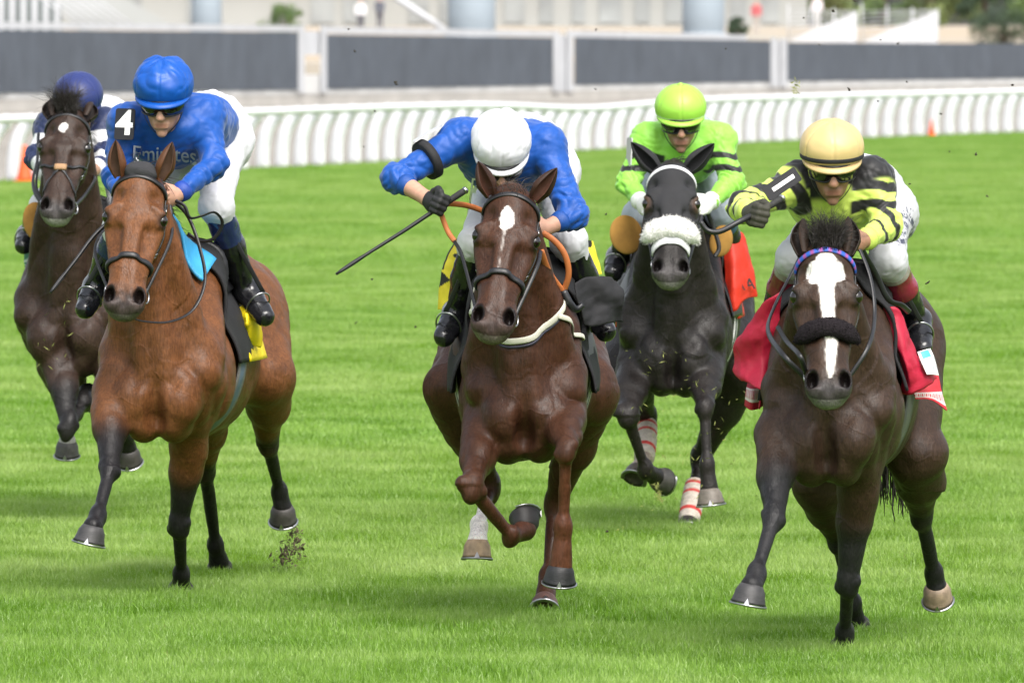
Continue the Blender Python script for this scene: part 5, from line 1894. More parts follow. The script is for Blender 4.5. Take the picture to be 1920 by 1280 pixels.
fl = fine_grid([[QB(1076, 532, .30), QB(1098, 520, .34), QB(1130, 520, .40), QB(1158, 534, .46)], [QB(1082, 556, .28), QB(1106, 552, .36), QB(1138, 548, .38), QB(1166, 548, .44)],
                [QB(1090, 582, .30), QB(1112, 580, .36), QB(1140, 578, .40), QB(1164, 572, .44)], [QB(1094, 608, .34), QB(1112, 612, .36), QB(1142, 606, .40), QB(1167, 603, .48)]], 24, 24)
o = cloth_grid('loose_flap', fl, .005, M_BLACKCLOTH, None, None, .016, 3)
tag(o, 'black cloth flap flying loose beside the right boot on the chestnut', 'cloth')

CRIM = (.42, .006, .035)
fl = fine_grid([[QC(1466, 545, .35), QC(1446, 558, .36), QC(1420, 585, .40), QC(1400, 612, .44)], [QC(1462, 610, .40), QC(1430, 612, .38), QC(1396, 632, .42), QC(1374, 650, .48)],
                [QC(1456, 670, .44), QC(1428, 672, .40), QC(1396, 685, .44), QC(1376, 692, .50)], [QC(1448, 742, .40), QC(1428, 732, .34), QC(1408, 722, .38), QC(1393, 708, .46)]], 30, 30)
cl = empty('saddle_cloth', hC.W(0, .8, 1.1), 'crimson saddle cloth billowing out on both sides of the blazed dark bay', 'saddle cloth')
cloth_grid('billowing_side', fl, .004, M_CLOTH, cl, plain(CRIM), .016, 5)
def hemc(s, t):
    c = np.tile(np.array(CRIM), (len(s), 1))
    m = (s > .22) & (s < .72)
    tick = ((t * 23) % 1 > .45) | (s > .62) | (s < .30)
    c[m & tick] = (.74, .62, .64)
    return c
fl = fine_grid([[QC(1426, 716, .52), QC(1412, 720, .52), QC(1402, 716, .54)], [QC(1424, 742, .52), QC(1410, 742, .50), QC(1398, 738, .54)], [QC(1420, 766, .54), QC(1408, 768, .52), QC(1396, 760, .56)]], 40, 40)
cloth_grid('lettered_hem', fl, .004, M_CLOTH, cl, hemc, .003, 6)
fl = fine_grid([[QC(1655, 578, .40), QC(1676, 576, .40), QC(1692, 590, .42), QC(1699, 612, .46)], [QC(1672, 640, .40), QC(1688, 640, .38), QC(1704, 650, .42), QC(1716, 660, .50)],
                [QC(1690, 690, .42), QC(1700, 690, .36), QC(1722, 690, .42), QC(1744, 692, .54)], [QC(1696, 738, .46), QC(1712, 736, .42), QC(1736, 724, .46), QC(1758, 708, .56)]], 30, 30)
cloth_grid('front_corner', fl, .004, M_CLOTH, cl, plain(CRIM), .013, 7)
fl = fine_grid([[QC(1706, 690, .62), QC(1730, 680, .64), QC(1750, 672, .68)], [QC(1712, 730, .60), QC(1742, 728, .62), QC(1762, 722, .68)], [QC(1716, 748, .60), QC(1746, 750, .62), QC(1775, 770, .70)]], 50, 60)
cloth_grid('lettered_hem', fl, .004, M_CLOTH, cl, lambda s, t: np.where(((s > .62) & (s < .9) & (((t * 17) % 1 > .42) | (s > .84) | (s < .68)))[:, None], np.array((.76, .64, .66)), np.array((.60, .03, .05))), .003, 6)
drape(hC, 'top_panel', .60, 1.16, -96, 84, .014, .05, .006, M_CLOTH, cl, plain(CRIM), 14, 50, .005, 9)
fl = fine_grid([[QC(1720, 660, .44), QC(1732, 656, .45), QC(1744, 653, .48)], [QC(1728, 680, .42), QC(1740, 676, .44), QC(1752, 672, .48)], [QC(1738, 702, .42), QC(1748, 702, .45), QC(1760, 704, .50)]], 40, 30)
def labc(s, t):
    c = np.tile(np.array((.74, .75, .76)), (len(s), 1))
    c[(s < .36) & (t > .2) & (t < .8) & (s > .05)] = (.08, .55, .55)
    m = (((s > .46) & (s < .6)) | ((s > .7) & (s < .84))) & ((t * 11) % 1 > .55)
    c[m] = (.35, .37, .42)
    return c
cloth_grid('white_label', fl, .003, M_CLOTH, cl, labc)
o = drape(hC, 'saddle_pad', .36, .64, -88, 80, .022, .0, .012, M_BLACKCLOTH, None, None, 12, 48, .002, 4)
tag(o, 'black foam saddle pad under the jockey in yellow and black', 'saddle pad')

RED = (.55, .022, .005)
cl = empty('saddle_cloth', hD.W(0, .8, 1.1), 'orange red saddle cloth with a black letter on the hooded horse', 'saddle cloth')
drape(hD, 'top_panel', .58, 1.16, -88, 80, .016, .03, .006, M_CLOTH, cl, plain(RED), 14, 50, .004, 2)
fl = fine_grid([[QD(1354, 438, .60), QD(1372, 434, .60), QD(1392, 436, .66), QD(1402, 462, .70)], [QD(1358, 490, .56), QD(1378, 488, .54), QD(1398, 490, .60), QD(1412, 506, .68)],
                [QD(1360, 540, .54), QD(1376, 530, .50), QD(1396, 532, .56), QD(1417, 540, .66)], [QD(1362, 588, .54), QD(1380, 582, .50), QD(1396, 562, .56), QD(1418, 556, .68)]], 26, 26)
sd = cloth_grid('side_panel', fl, .004, M_CLOTH, cl, plain(RED), .006, 3)
thick_letters('A', QD(1406, 533, .585), np.array([1, .25, .1]), np.array([-.1, .0, 1]), .075, mat('black_print', (.02, .015, .015), rough=.7), sd, bold=.012)
thick_letters('A', QD(1390, 538, .53), np.array([1, .4, .1]), np.array([-.1, .0, 1]), .06, mat('black_print', (.02, .015, .015), rough=.7), sd, bold=.0)

cl = drape(hE, 'saddle_cloth', .62, 1.10, -100, 84, .014, .04, .006, M_CLOTH, None, plain((.01, .16, .10)), 14, 50, .004, 2)
tag(cl, 'green saddle cloth on the dark brown horse at far left', 'saddle cloth')
fl = fine_grid([[QE(62, 436, .62), QE(54, 438, .66), QE(47, 444, .72)], [QE(62, 482, .60), QE(54, 484, .64), QE(46, 488, .70)], [QE(60, 530, .60), QE(55, 522, .64), QE(48, 502, .70)]], 24, 16)
tag(cloth_grid('saddle_cloth_edge', fl, .004, M_CLOTH, None, lambda s, t: np.where(((s > .5) & (s < .85) & (t > .3) & ((s * 40) % 1 > .6))[:, None], np.array((.5, .55, .52)), np.array((.008, .15, .09))), .004, 3), 'green edge of saddle cloth hanging below the boot at the left border', 'saddle cloth')
p_ = spline([QE(84, 385, .12), QE(80, 440, .14), QE(76, 490, .14), QE(74, 530, .13)], 14)
tag(MB().ribbon(p_, [np.array([.2, -1.0, 0])] * 14, .022, .003).build('loose_strap', mat('grey_webbing', (.06, .06, .065), rough=.7)), 'dark strap hanging below the tan knee roll of the dark brown horse', 'strap')
o = drape(hE, 'saddle_pad', .40, .64, -84, 80, .02, .0, .012, M_BLACKCLOTH, None, None, 12, 40, .002, 4)
tag(o, 'black saddle pad on the dark brown horse', 'saddle pad')

girth(hA, .60, .12, (.17, .16, .16), (.10, .14, .20), 'grey elastic girth round the belly of the bay')
girth(hB, .60, .07, (.50, .50, .45), (.06, .05, .08), 'pale narrow girth round the belly of the chestnut')
girth(hC, .60, .13, (.09, .09, .085), (.13, .13, .12), 'dark grey girth round the belly of the blazed dark bay')
girth(hD, .60, .08, (.62, .62, .60), (.05, .05, .05), 'white and black girth round the belly of the hooded horse')

def knee_roll(hs, c, rx, rz, tilt, parent, colr):
    S2 = Solid()
    t = math.radians(tilt)
    R = np.array([[math.cos(t), .35, math.sin(t)], [0, 1, 0], [-math.sin(t), 0, math.cos(t)]])
    R[0] = nrm(R[0]); R[1] = nrm(np.cross(R[2], R[0])); R[2] = np.cross(R[0], R[1])
    S2.ell(c, R, (rx, .022, rz), .02)
    v, q = S2.mesh(.005)
    mk('knee_roll', v, q, mat('tan_suede', (.33, .17, .035), rough=.9, var=.2, bump=[(200, .3, dict(dist=.002))]), parent)

sdl = {}
for k_, hs, jk, nm in (('A', hA, jA, 'on the bright bay'), ('B', hB, jB, 'on the chestnut'), ('C', hC, jC, 'on the blazed dark bay'), ('D', hD, jD, 'with tan knee rolls on the hooded horse'), ('E', hE, jE, 'with a tan knee roll on the dark brown horse')):
    sdl[k_] = saddle(hs, 'small black racing saddle ' + nm)
    stirrup(hs, jk, 'l', sdl[k_]); stirrup(hs, jk, 'r', sdl[k_])
knee_roll(hD, QD(1174, 440, .22), .085, .098, 14, sdl['D'], None)
knee_roll(hD, QD(1352, 452, .24), .06, .080, -14, sdl['D'], None)
knee_roll(hE, QE(68, 415, .22), .070, .098, 8, sdl['E'], None)

# ---- whips, number cards, lettering
curved_whip([QB(872, 357, -.06), QB(820, 391, -.075), QB(760, 431, -.10), QB(690, 475, -.13), QB(630, 514, -.16)], 'long black whip in the gloved hand of the jockey in white cap')
curved_whip([QC(1466, 372, -.16), QC(1440, 388, -.19), jC['hal'] + np.array([0, -.02, 0]), QC(1385, 416, -.26), QC(1350, 434, -.28), QC(1327, 432, -.28), QC(1313, 415, -.28)], 'black whip in the olive glove of the jockey in yellow and black', .0125, .010)
curved_whip([jA['hal'] + np.array([.02, -.02, .03]), QA(187, 431, -.05), QA(140, 490, -.12), QA(94, 549, -.18)], 'black whip hanging beside the head of the bright bay')

M_CARD = mat('number_card', (.014, .014, .017), rough=.5, spec=.25, var=.1)
c4 = QA(234, 233, .22)
cd, nv = plate(c4, np.array([1, -.25, -.02]), np.array([.06, .25, 1]), .088, .140, M_CARD, jA['root'], 'number_card')
thick_letters('4', c4 + (nv if nv[1] < 0 else -nv) * .0055, np.array([1, -.25, -.02]), np.array([.06, .25, 1]), .150, M_WHITE, cd, bold=.03)
c1 = QC(1466, 345, -.02)
up1 = np.array([.80, .25, .53]); rt1 = np.array([.55, -.1, -.83])
cd, nv = plate(c1, rt1, up1, .062, .158, M_CARD, jC['root'], 'number_card')
thick_letters('1', c1 + (nv if nv[1] < 0 else -nv) * .0055, rt1, up1, .150, M_WHITE, cd, bold=.006)
# arm band and card seen edge-on, jockey in the white cap
mb = MB(); a0, a1 = jB['shl'], jB['ell']
cb = a0 + (a1 - a0) * .52; ta = nrm(a1 - a0)
mb.tube([cb - ta * .018, cb - ta * .016, cb + ta * .016, cb + ta * .018], np.array([.076, .0835, .0815, .074]) * 1.06, n=20)
mb.build('arm_band', M_BLACKCLOTH, jB['root'])
upv = nrm(np.cross(ta, (0, 1, 0))); upv = upv if upv[2] > 0 else -upv
plate(cb - ta * .06 + upv * .094, ta, np.array([0, 1.0, .1]), .15, .09, mat('pale_card', (.45, .45, .45), rough=.3), jB['root'], 'number_card')
plate(QD(1180, 285, .22), np.array([.25, -1, 0]), np.array([.05, .1, 1]), .09, .14, mat('pale_card', (.45, .45, .45), rough=.3), jD['root'], 'number_card')
thick_letters('Emirates', QA(308, 290, .30), np.array([1, .0, -.05]), np.array([.05, .1, 1]), .080, mat('pale_print', (.42, .44, .5), rough=.6), jA['jacket'], bold=.004, solid=jA['jacket_solid'], off=.016)
thick_letters('E', QB(890, 346, .25), np.array([1, 0, -.15]), np.array([.15, .1, 1]), .085, M_WHITE, jB['jacket'], solid=jB['jacket_solid'], off=.014)

# ---- bandages on the black horse's hind legs
def bandage(a, b, r, label):
    n = 26
    t = nrm(b - a)
    pts = [a + (b - a) * i / (n - 1) for i in range(n)]
    rad = [r * (1.0 + .05 * math.sin(i * 2.1) + .10 * math.sin(i / n * 3.1)) for i in range(n)]
    mb = MB(); mb.tube(pts, rad, n=16)
    cols = []
    for i in range(n):
        s = i / (n - 1)
        cols += [((.55, .05, .045) if (.06 < s < .16 or .30 < s < .40 or .72 < s < .82) else (.56, .49, .42))] * 16
    tag(mk('leg_bandage', mb.v, mb.f, mat('bandage', attr=True, rough=.85, var=.2, var_scale=50, bump=[(80, .5, dict(dist=.003, stretch=(1, 1, 3)))]), None, np.array(cols)), label, 'bandage', 'hind leg bandages of the hooded horse')
S_D = HORSES['D']
K_, F_, C_ = QD(*S_D['hr'][1]), QD(*S_D['hr'][2]), QD(*S_D['hr'][3])
bandage(K_ + (F_ - K_) * .45, F_ + (C_ - F_) * .9, .051, 'red and cream bandage on the hind leg touching the grass under the hooded horse')
K_, F_, C_ = QD(*S_D['hl'][1]), QD(*S_D['hl'][2]), QD(*S_D['hl'][3])
bandage(K_ + (F_ - K_) * .15, F_, .050, 'red and cream bandage on the raised hind leg of the hooded horse')
# ------------------------------------------------------------------ running rail
M_RAIL = mat('white_rail_plastic', (.78, .79, .81), rough=.45, var=.06, var_scale=3)
us = np.linspace(-420, 2400, 900)
fw = []
for u in us:
    v = np.interp(u, [a for a, _ in RAIL_FOOT], [b for _, b in RAIL_FOOT])
    fw.append(P(u, v, ground_d(v)))
fw = np.array(fw)
seg = np.concatenate([[0], np.cumsum(np.linalg.norm(np.diff(fw, axis=0), axis=1))])
tz = []
for u, p in zip(us, fw):
    vt = spline_v = np.interp(u, [a for a, _ in RAIL_TOP], [b for _, b in RAIL_TOP])
    tz.append(CAM_H - (vt - V_HOR) * p[1] / F_PX)
tz = np.convolve(np.pad(tz, 20, mode='edge'), np.ones(41) / 41, mode='valid')
rail = empty('running_rail', fw[0], 'white plastic running rail with curved posts along the turf', 'rail')
off = np.array([.34, -.10, 0])
top = fw + off; top[:, 2] = tz - .075
MB().tube(top[::6], .078, n=10, flat=.9).build('top_rail', M_RAIL, rail)
mb = MB()
prof = spline([(0, 0, -.02), (.005, 0, .25), (.03, -.01, .5), (.11, -.03, .75), (.24, -.07, .93), (.34, -.10, 1.0)], 12)
mb.ribbon(prof, [np.array([-.55, -.8, .3])] * 12, .26, .05)
proto = mk('post', np.array(mb.v) + ORG[rail], mb.f, M_RAIL, rail)
n_post = 0
for s in np.arange(.4, seg[-1], 1.38):
    p = np.array([np.interp(s, seg, fw[:, i]) for i in range(3)])
    h = np.interp(s, seg, tz) - .10
    o = proto if n_post == 0 else proto.copy()
    if n_post: COL.objects.link(o); o.parent = rail
    o.location = (p - ORG[rail]).tolist()
    o.scale = (1, 1, float(h))
    n_post += 1


def traffic_cone(u, v, dback, h, label):
    g = ground_d(v) + dback
    c = P(u, v, g); c[2] = .004
    root = empty('traffic_cone', c, label, 'cone')
    m = mat('cone_orange', (.85, .10, .02), rough=.5, var=.1)
    MB().tube([c + (0, 0, .03), c + (0, 0, .08), c + (0, 0, h * .6), c + (0, 0, h)], [h * .23, h * .21, h * .12, h * .05], n=16, up=(0, 1, 0)).build('cone_body', m, root)
    mb = MB(); mb.box(c + (0, 0, .02), (h * .56, h * .56, .04)); mb.build('base', m, root, smooth=False)
traffic_cone(46, 341, -.5, .60, 'orange traffic cone beside the rail at the far left')
traffic_cone(1747, 256, -.7, .38, 'small orange cone in front of the rail posts at the right')

# ------------------------------------------------------------------ boundary fence: dark screens in white frames on a concrete base
M_CONC = mat('pale_concrete', (.44, .42, .39), rough=.9, var=.12, var_scale=.7, bump=[(6, .2, dict(dist=.02))])
M_CAP = mat('concrete_cap', (.60, .60, .59), rough=.85, var=.1, var_scale=.5)
M_FRAME = mat('white_frame', (.50, .51, .53), rough=.5, var=.08, var_scale=1.0)
M_SCREEN = mat('dark_screen', (.075, .088, .108), rough=.8, var=.14, var_scale=.9, bump=[(1.4, .3, dict(dist=.05, stretch=(1, 1, .05)))])


def fence_d(u):
    vb = np.interp(u, [-300, 0, 1920, 2300], [216, 211, 168, 160])
    return ground_d(vb)


def FP(u, v, dd=0.0):
    return P(u, v, fence_d(u) + dd)


def slab(name, u0, u1, v00, v01, v10, v11, dd, thick, matl, parent, n=2, pleat=0.0):
    """upright slab: (v00 top, v01 bottom) at u0 and (v10, v11) at u1"""
    vs, fs = [], []
    for i in range(n):
        t = i / (n - 1)
        u = u0 + (u1 - u0) * t
        a, b = FP(u, v00 + (v10 - v00) * t, dd), FP(u, v01 + (v11 - v01) * t, dd)
        w = pleat * math.sin(i * 1.9) + pleat * .6 * math.sin(i * .7 + 1)
        dv = np.array([0, w, 0]); th = np.array([0, thick, 0])
        vs += [a + dv, b + dv, b + th, a + th]
    for i in range(n - 1):
        k, l = i * 4, i * 4 + 4
        for j in range(4):
            jj = (j + 1) % 4
            fs.append((k + j, k + jj, l + jj, l + j))
    fs += [(0, 3, 2, 1), tuple((n - 1) * 4 + j for j in range(4))]
    return mk(name, vs, fs, matl, parent, smooth=False)


fence = empty('boundary_fence', FP(900, 190), 'dark screened boundary fence on a concrete base behind the dirt track', 'fence')
for (u0, u1, a, b, c_, d_) in ((-320, 561, 54, 179, 61, 169), (612, 1038, 65, 168, 71, 160), (1077, 1446, 70, 160, 77, 154), (1475, 2250, 80, 153, 84, 143)):
    slab('screen', u0, u1, a, b, c_, d_, -.15, .12, M_SCREEN, fence, max(8, int((u1 - u0) / 9)), .05)
slab('concrete_base', -330, 2260, 190, 222, 151, 172, .05, .45, M_CONC, fence, 30)
slab('base_cap', -330, 2260, 176, 191, 142, 152, -.02, .6, M_CAP, fence, 30)
for u, v0, v1 in ((565, 52, 174), (607, 54, 174), (1043, 60, 172), (1069, 62, 172), (1451, 72, 164), (1470, 73, 164)):
    slab('post', u - 6, u + 6, v0, v1, v0, v1, -.25, .3, M_FRAME, fence)
slab('tie_panel', 571, 601, 58, 104, 59, 104, -.05, .1, M_FRAME, fence)
slab('kick_panel', 571, 601, 140, 176, 140, 176, -.05, .1, M_CAP, fence)
slab('tie_panel', 1049, 1063, 66, 172, 66, 172, -.05, .1, M_FRAME, fence)
slab('tie_panel', 1457, 1464, 76, 162, 76, 162, -.05, .1, M_FRAME, fence)
for (u0, u1, a, b) in ((-320, 571, 38, 49), (601, 1049, 50, 59), (1063, 1300, 57, 64)):
    slab('top_beam', u0, u1, a, a + 13, b, b + 11, -.1, .35, M_FRAME, fence, 8)
slab('top_beam', 1300, 1400, 64, 74, 66, 76, -.1, .35, M_FRAME, fence, 4)

# ------------------------------------------------------------------ the enclosure beyond the fence
m_terr = ground_material('terrace_paving', (.36, .33, .28), (.42, .33, .23), .05, (1, 1, 1))
tag(mk('terrace', [(-70, 480, .9), (70, 480, .9), (70, 560, 2.55), (-70, 560, 2.55), (70, 800, 2.75), (-70, 800, 2.75), (-70, 480, -.1), (70, 480, -.1)], [(0, 1, 2, 3), (3, 2, 4, 5), (6, 7, 1, 0)], m_terr, smooth=False), kind='structure')


def pillar(u, w_px, label):
    d = 455.0
    c = P(u, 60, d); z0 = .8
    r = w_px / 2 * d / F_PX
    root = empty('pillar', (c[0], c[1], z0), label, 'pillar')
    m = mat('blue_grey_paint', (.29, .34, .385), rough=.5, var=.08, var_scale=.6)
    q = np.array([c[0], c[1], 0])
    MB().tube([q + (0, 0, z0), q + (0, 0, 3.2), q + (0, 0, 6.2), q + (0, 0, 9.5)], [r, r, r, r], n=28, up=(0, 1, 0)).build('shaft', m, root)
    MB().tube([q + (0, 0, z0), q + (0, 0, z0 + 1.5), q + (0, 0, z0 + 1.52)], [r * 1.10, r * 1.10, r], n=28, up=(0, 1, 0)).build('plinth', mat('pale_blue_paint', (.37, .41, .45), rough=.5), root)
pillar(387, 58, 'round blue grey pillar behind the fence above the blue cap')
pillar(884, 90, 'thick round blue grey pillar behind the fence above the white cap')
pillar(1319, 80, 'round blue grey pillar behind the fence above the lime cap')

# far pale building with bays
bd = empty('pavilion', (-12, 640, 2.7), 'pale low pavilion with glazed bays far behind the fence', 'building')
M_WALL = mat('pale_render', (.36, .37, .36), rough=.85, var=.06, var_scale=.2)
M_PANE = mat('grey_glass', (.31, .33, .335), rough=.15, var=.25, var_scale=.3)
mb = MB(); mb.box((-8, 646, 5.7), (52, 8, 6.2)); mb.build('wall', M_WALL, bd, smooth=False)
mb = MB(); mb.box((-8, 645, 9.0), (54, 12, .5)); mb.build('roof', M_FRAME, bd, smooth=False)
rgb_ = random.Random(4)
for i in range(26):
    x = -33 + i * 1.95
    if rgb_.random() < .25: continue
    mb = MB(); mb.box((x, 641.95, 4.0), (rgb_.uniform(.7, 1.5), .12, 2.3)); w_ = mb.build('window', M_PANE, bd, smooth=False)

# white slatted screen and stair rails at the left
sl = empty('slatted_screen', P(50, 55, 445), 'white upright slats of a screen behind the fence at far left', 'screen')
for u in np.arange(-40, 108, 21):
    p = P(u, 46, 445)
    mb = MB(); mb.box((p[0], p[1], p[2] + .9), (.20, .08, 2.3)); mb.build('slat', M_FRAME, sl, smooth=False)
p = P(34, 60, 446); mb = MB(); mb.box((p[0], p[1] + 1.2, p[2] + .6), (3.6, .3, 3.0)); mb.build('gap_shade_panel', mat('grey_shadow_gap', (.16, .18, .18), rough=.8), sl, smooth=False)  # grey sheet added behind the slats to paint the shade in their gaps
st = empty('stair', P(160, 60, 440), 'white stair with parallel handrails behind the fence at left', 'stair')
for i in range(7):
    a, b = P(62 + i * 17, -14, 440 + i * .12), P(150 + i * 17, 50, 440 + i * .12)
    MB().tube([a, b], .045, n=6).build('handrail', M_FRAME, st)
a = P(200, 50, 442)
vs = [P(95, -14, 442), P(215, -14, 442), P(330, 52, 442), P(150, 58, 442)]
mk('side_wall', vs + [v + (0, .3, 0) for v in vs], [(0, 1, 2, 3), (7, 6, 5, 4), (0, 4, 5, 1), (1, 5, 6, 2), (2, 6, 7, 3), (3, 7, 4, 0)], M_WALL, st, smooth=False)
# sloping white rail in the middle
MB().tube([P(735, -10, 440), P(838, 60, 440)], .14, n=8).build('sloping_rail', M_FRAME, None)
tag(bpy.data.objects['sloping_rail'], 'white sloping rail left of the thick pillar', 'rail')

# white ramps with wire railings at the right
def ramp(u0, u1, v_lo, v_hi, label):
    root = empty('ramp', P(u0, v_lo, 485), label, 'ramp')
    d = 485
    vs = [P(u0, v_lo, d), P(u1, v_lo + 3, d), P(u1, v_hi, d)]
    mk('white_wall', vs + [v + (0, .4, 0) for v in vs], [(0, 1, 2), (5, 4, 3), (0, 3, 4, 1), (1, 4, 5, 2), (2, 5, 3, 0)], M_FRAME, root, smooth=False)
    for i in range(7):
        t = i / 6
        a, b = P(u0, v_lo - 8 - t * 50, d + .1), P(u1, v_hi + 30 - t * 32 if t < .9 else v_hi, d + .1)
        MB().tube([a, b], .022, n=5).build('wire', M_FRAME, root)
    for u in np.linspace(u0, u1, 4):
        MB().tube([P(u, v_lo, d + .1), P(u, v_hi - 2 + (u1 - u) / (u1 - u0) * -12, d + .1)], .04, n=6).build('upright', M_FRAME, root)
ramp(1478, 1606, 78, 22, 'white ramp with wire railing, the left one of two at the right')
ramp(1616, 1758, 80, 20, 'white ramp with wire railing, the rightmost behind the fence')


# ------------------------------------------------------------------ shrubs and trees beyond the fence
def leaf_material(name, c1, c2):
    m, nt, b = nodes_of(name)
    geo = nt.nodes.new('ShaderNodeNewGeometry')
    nz = nt.nodes.new('ShaderNodeTexNoise'); nz.inputs['Scale'].default_value = 1.3; nz.inputs['Detail'].default_value = 4
    cr = nt.nodes.new('ShaderNodeValToRGB')
    cr.color_ramp.elements[0].position = .35; cr.color_ramp.elements[1].position = .65
    cr.color_ramp.elements[0].color = (*c1, 1); cr.color_ramp.elements[1].color = (*c2, 1)
    nt.links.new(geo.outputs['Position'], nz.inputs['Vector']); nt.links.new(nz.outputs[0], cr.inputs[0]); nt.links.new(cr.outputs[0], b.inputs['Base Color'])
    b.inputs['Roughness'].default_value = .6
    return m


def leafy(name, base, w, h, n, size, matl, label, cat, group, seed, conic=False):
    rg = np.random.default_rng(seed)
    root = empty(name, base, label, cat, group)
    clumps = []
    for i in range(26):
        z = rg.uniform(.12, 1)
        rr = (1 - z * .9) if conic else math.sqrt(max(.05, 1 - ((z - .55) / .5) ** 2))
        a = rg.uniform(0, 6.28); q = math.sqrt(rg.uniform(0, 1)) * rr
        clumps.append((math.cos(a) * q * w / 2, math.sin(a) * q * w / 2, z * h, rg.uniform(.10, .2) * w))
    N_ = n
    ci = rg.integers(0, len(clumps), N_)
    C4 = np.array(clumps)[ci]
    d = rg.normal(size=(N_, 3)); d /= np.linalg.norm(d, axis=1, keepdims=True)
    cen = C4[:, :3] + d * (C4[:, 3:] * rg.uniform(.5, 1.0, (N_, 1)))
    cen[:, 2] = np.maximum(cen[:, 2], .05 * h)
    a = rg.normal(size=(N_, 3)); a /= np.linalg.norm(a, axis=1, keepdims=True)
    b = np.cross(a, d); b /= np.linalg.norm(b, axis=1, keepdims=True) + 1e-6
    s = size * rg.uniform(.6, 1.3, (N_, 1))
    vs = np.stack([cen - a * s, cen + b * s * .5, cen + a * s, cen - b * s * .5], 1).reshape(-1, 3) + base
    fs = np.arange(N_ * 4).reshape(-1, 4)
    mk('crown', vs, fs, matl, root, smooth=False)
    mb = MB()
    mb.tube([base + (0, 0, -.3), base + (.05, 0, h * .3), base + (.0, .05, h * .7)], [w * .05, w * .04, w * .015], n=8)
    mb.build('trunk', mat('bark', (.10, .08, .06), rough=.9), root)
    for i in range(5):
        c = clumps[i * 5]
        MB().tube([base + (0, 0, h * .3), base + (c[0] * .5, c[1] * .5, h * .3 + (c[2] - h * .3) * .6), base + np.array(c[:3])], [w * .02, w * .014, w * .005], n=5).build('limb', MATS['bark'], root)


LG = leaf_material('light_leaves', (.12, .17, .05), (.20, .24, .08))
DG = leaf_material('dark_leaves', (.020, .045, .022), (.05, .085, .035))
MG = leaf_material('mid_leaves', (.06, .12, .03), (.12, .18, .05))
def base_at(u, d, z):
    p = P(u, 100, d); return np.array([p[0], p[1], z])
leafy('tree', base_at(1845, 600, 2.2), 4.2, 9, 5200, .16, DG, 'dark conifer standing at the upper right behind the fence', 'tree', 'trees beyond the enclosure', 1, True)
leafy('tree', base_at(1745, 640, 2.2), 7, 8, 6000, .17, LG, 'pale yellow green tree left of the dark conifer', 'tree', 'trees beyond the enclosure', 2)
leafy('tree', base_at(1560, 660, 2.2), 8, 8, 6000, .17, LG, 'pale green tree behind the left ramp', 'tree', 'trees beyond the enclosure', 3)
leafy('tree', base_at(1925, 650, 2.2), 6, 8, 5000, .17, MG, 'green tree at the right edge beyond the conifer', 'tree', 'trees beyond the enclosure', 4)
leafy('tree', base_at(1655, 690, 2.2), 7, 9, 5000, .18, MG, 'green tree between the two white ramps', 'tree', 'trees beyond the enclosure', 5)
leafy('shrub', base_at(530, 520, 1.9), 2.2, 1.6, 2600, .07, MG, 'green shrub behind the fence right of the first pillar', 'shrub', 'shrubs in the enclosure', 6)
leafy('shrub', base_at(1880, 520, 1.7), 4.0, 1.5, 2600, .08, DG, 'low dark shrub under the conifer', 'shrub', 'shrubs in the enclosure', 7)
leafy('shrub', base_at(1385, 530, 2.0), 1.1, 1.0, 2000, .07, DG, 'dark shrub right of the third pillar', 'shrub', 'shrubs in the enclosure', 8)

# far people on the terrace
def bystander(u, d, top_c, leg_c, label, ht=1.75):
    b = base_at(u, d, np.interp(d, [480, 560, 800], [.9, 2.55, 2.75]))
    k = ht / 1.75
    S3 = Solid()
    for sx in (-1, 1):
        S3.cone(b + np.array([sx * .10, 0, .05]) * k, b + np.array([sx * .09, 0, .48]) * k, .055, .065, .03)
        S3.cone(b + np.array([sx * .09, 0, .48]) * k, b + np.array([sx * .09, 0, .90]) * k, .07, .09, .04)
        S3.cone(b + np.array([sx * .10, 0, .04]) * k, b + np.array([sx * .11, -.14, .03]) * k, .045, .035, .03)
        S3.cone(b + np.array([sx * .20, 0, 1.40]) * k, b + np.array([sx * .25, -.02, 1.12]) * k, .055, .045, .03)
        S3.cone(b + np.array([sx * .25, -.02, 1.12]) * k, b + np.array([sx * .22, -.14, .92]) * k, .043, .035, .03)
    S3.cone(b + np.array([0, 0, .92]) * k, b + np.array([0, 0, 1.38]) * k, .15, .17, .08)
    S3.cone(b + np.array([0, 0, 1.4]) * k, b + np.array([0, 0, 1.56]) * k, .06, .055, .04)
    S3.ell(b + np.array([0, -.01, 1.65]) * k, np.eye(3), (.075, .09, .11), .03)
    v, q = S3.mesh(.022)
    z = (v[:, 2] - b[2]) / k
    col = np.where((z < .92)[:, None], np.array(leg_c), np.array(top_c))
    col = np.where((z > 1.48)[:, None], np.array((.4, .24, .17)), col)
    root = empty('person', b, label, 'person')
    mk('body', v, q, M_LYCRA, root, col)
bystander(676, 548, (.75, .75, .78), (.08, .08, .10), 'far person in a white top standing behind the fence')
bystander(712, 556, (.10, .11, .14), (.08, .08, .10), 'far person in dark clothes standing behind the fence')
bystander(1418, 545, (.46, .10, .11), (.4, .36, .33), 'far person in a red top right of the third pillar')
bystander(1532, 560, (.75, .68, .72), (.6, .6, .6), 'far person in pale clothes behind the left ramp')

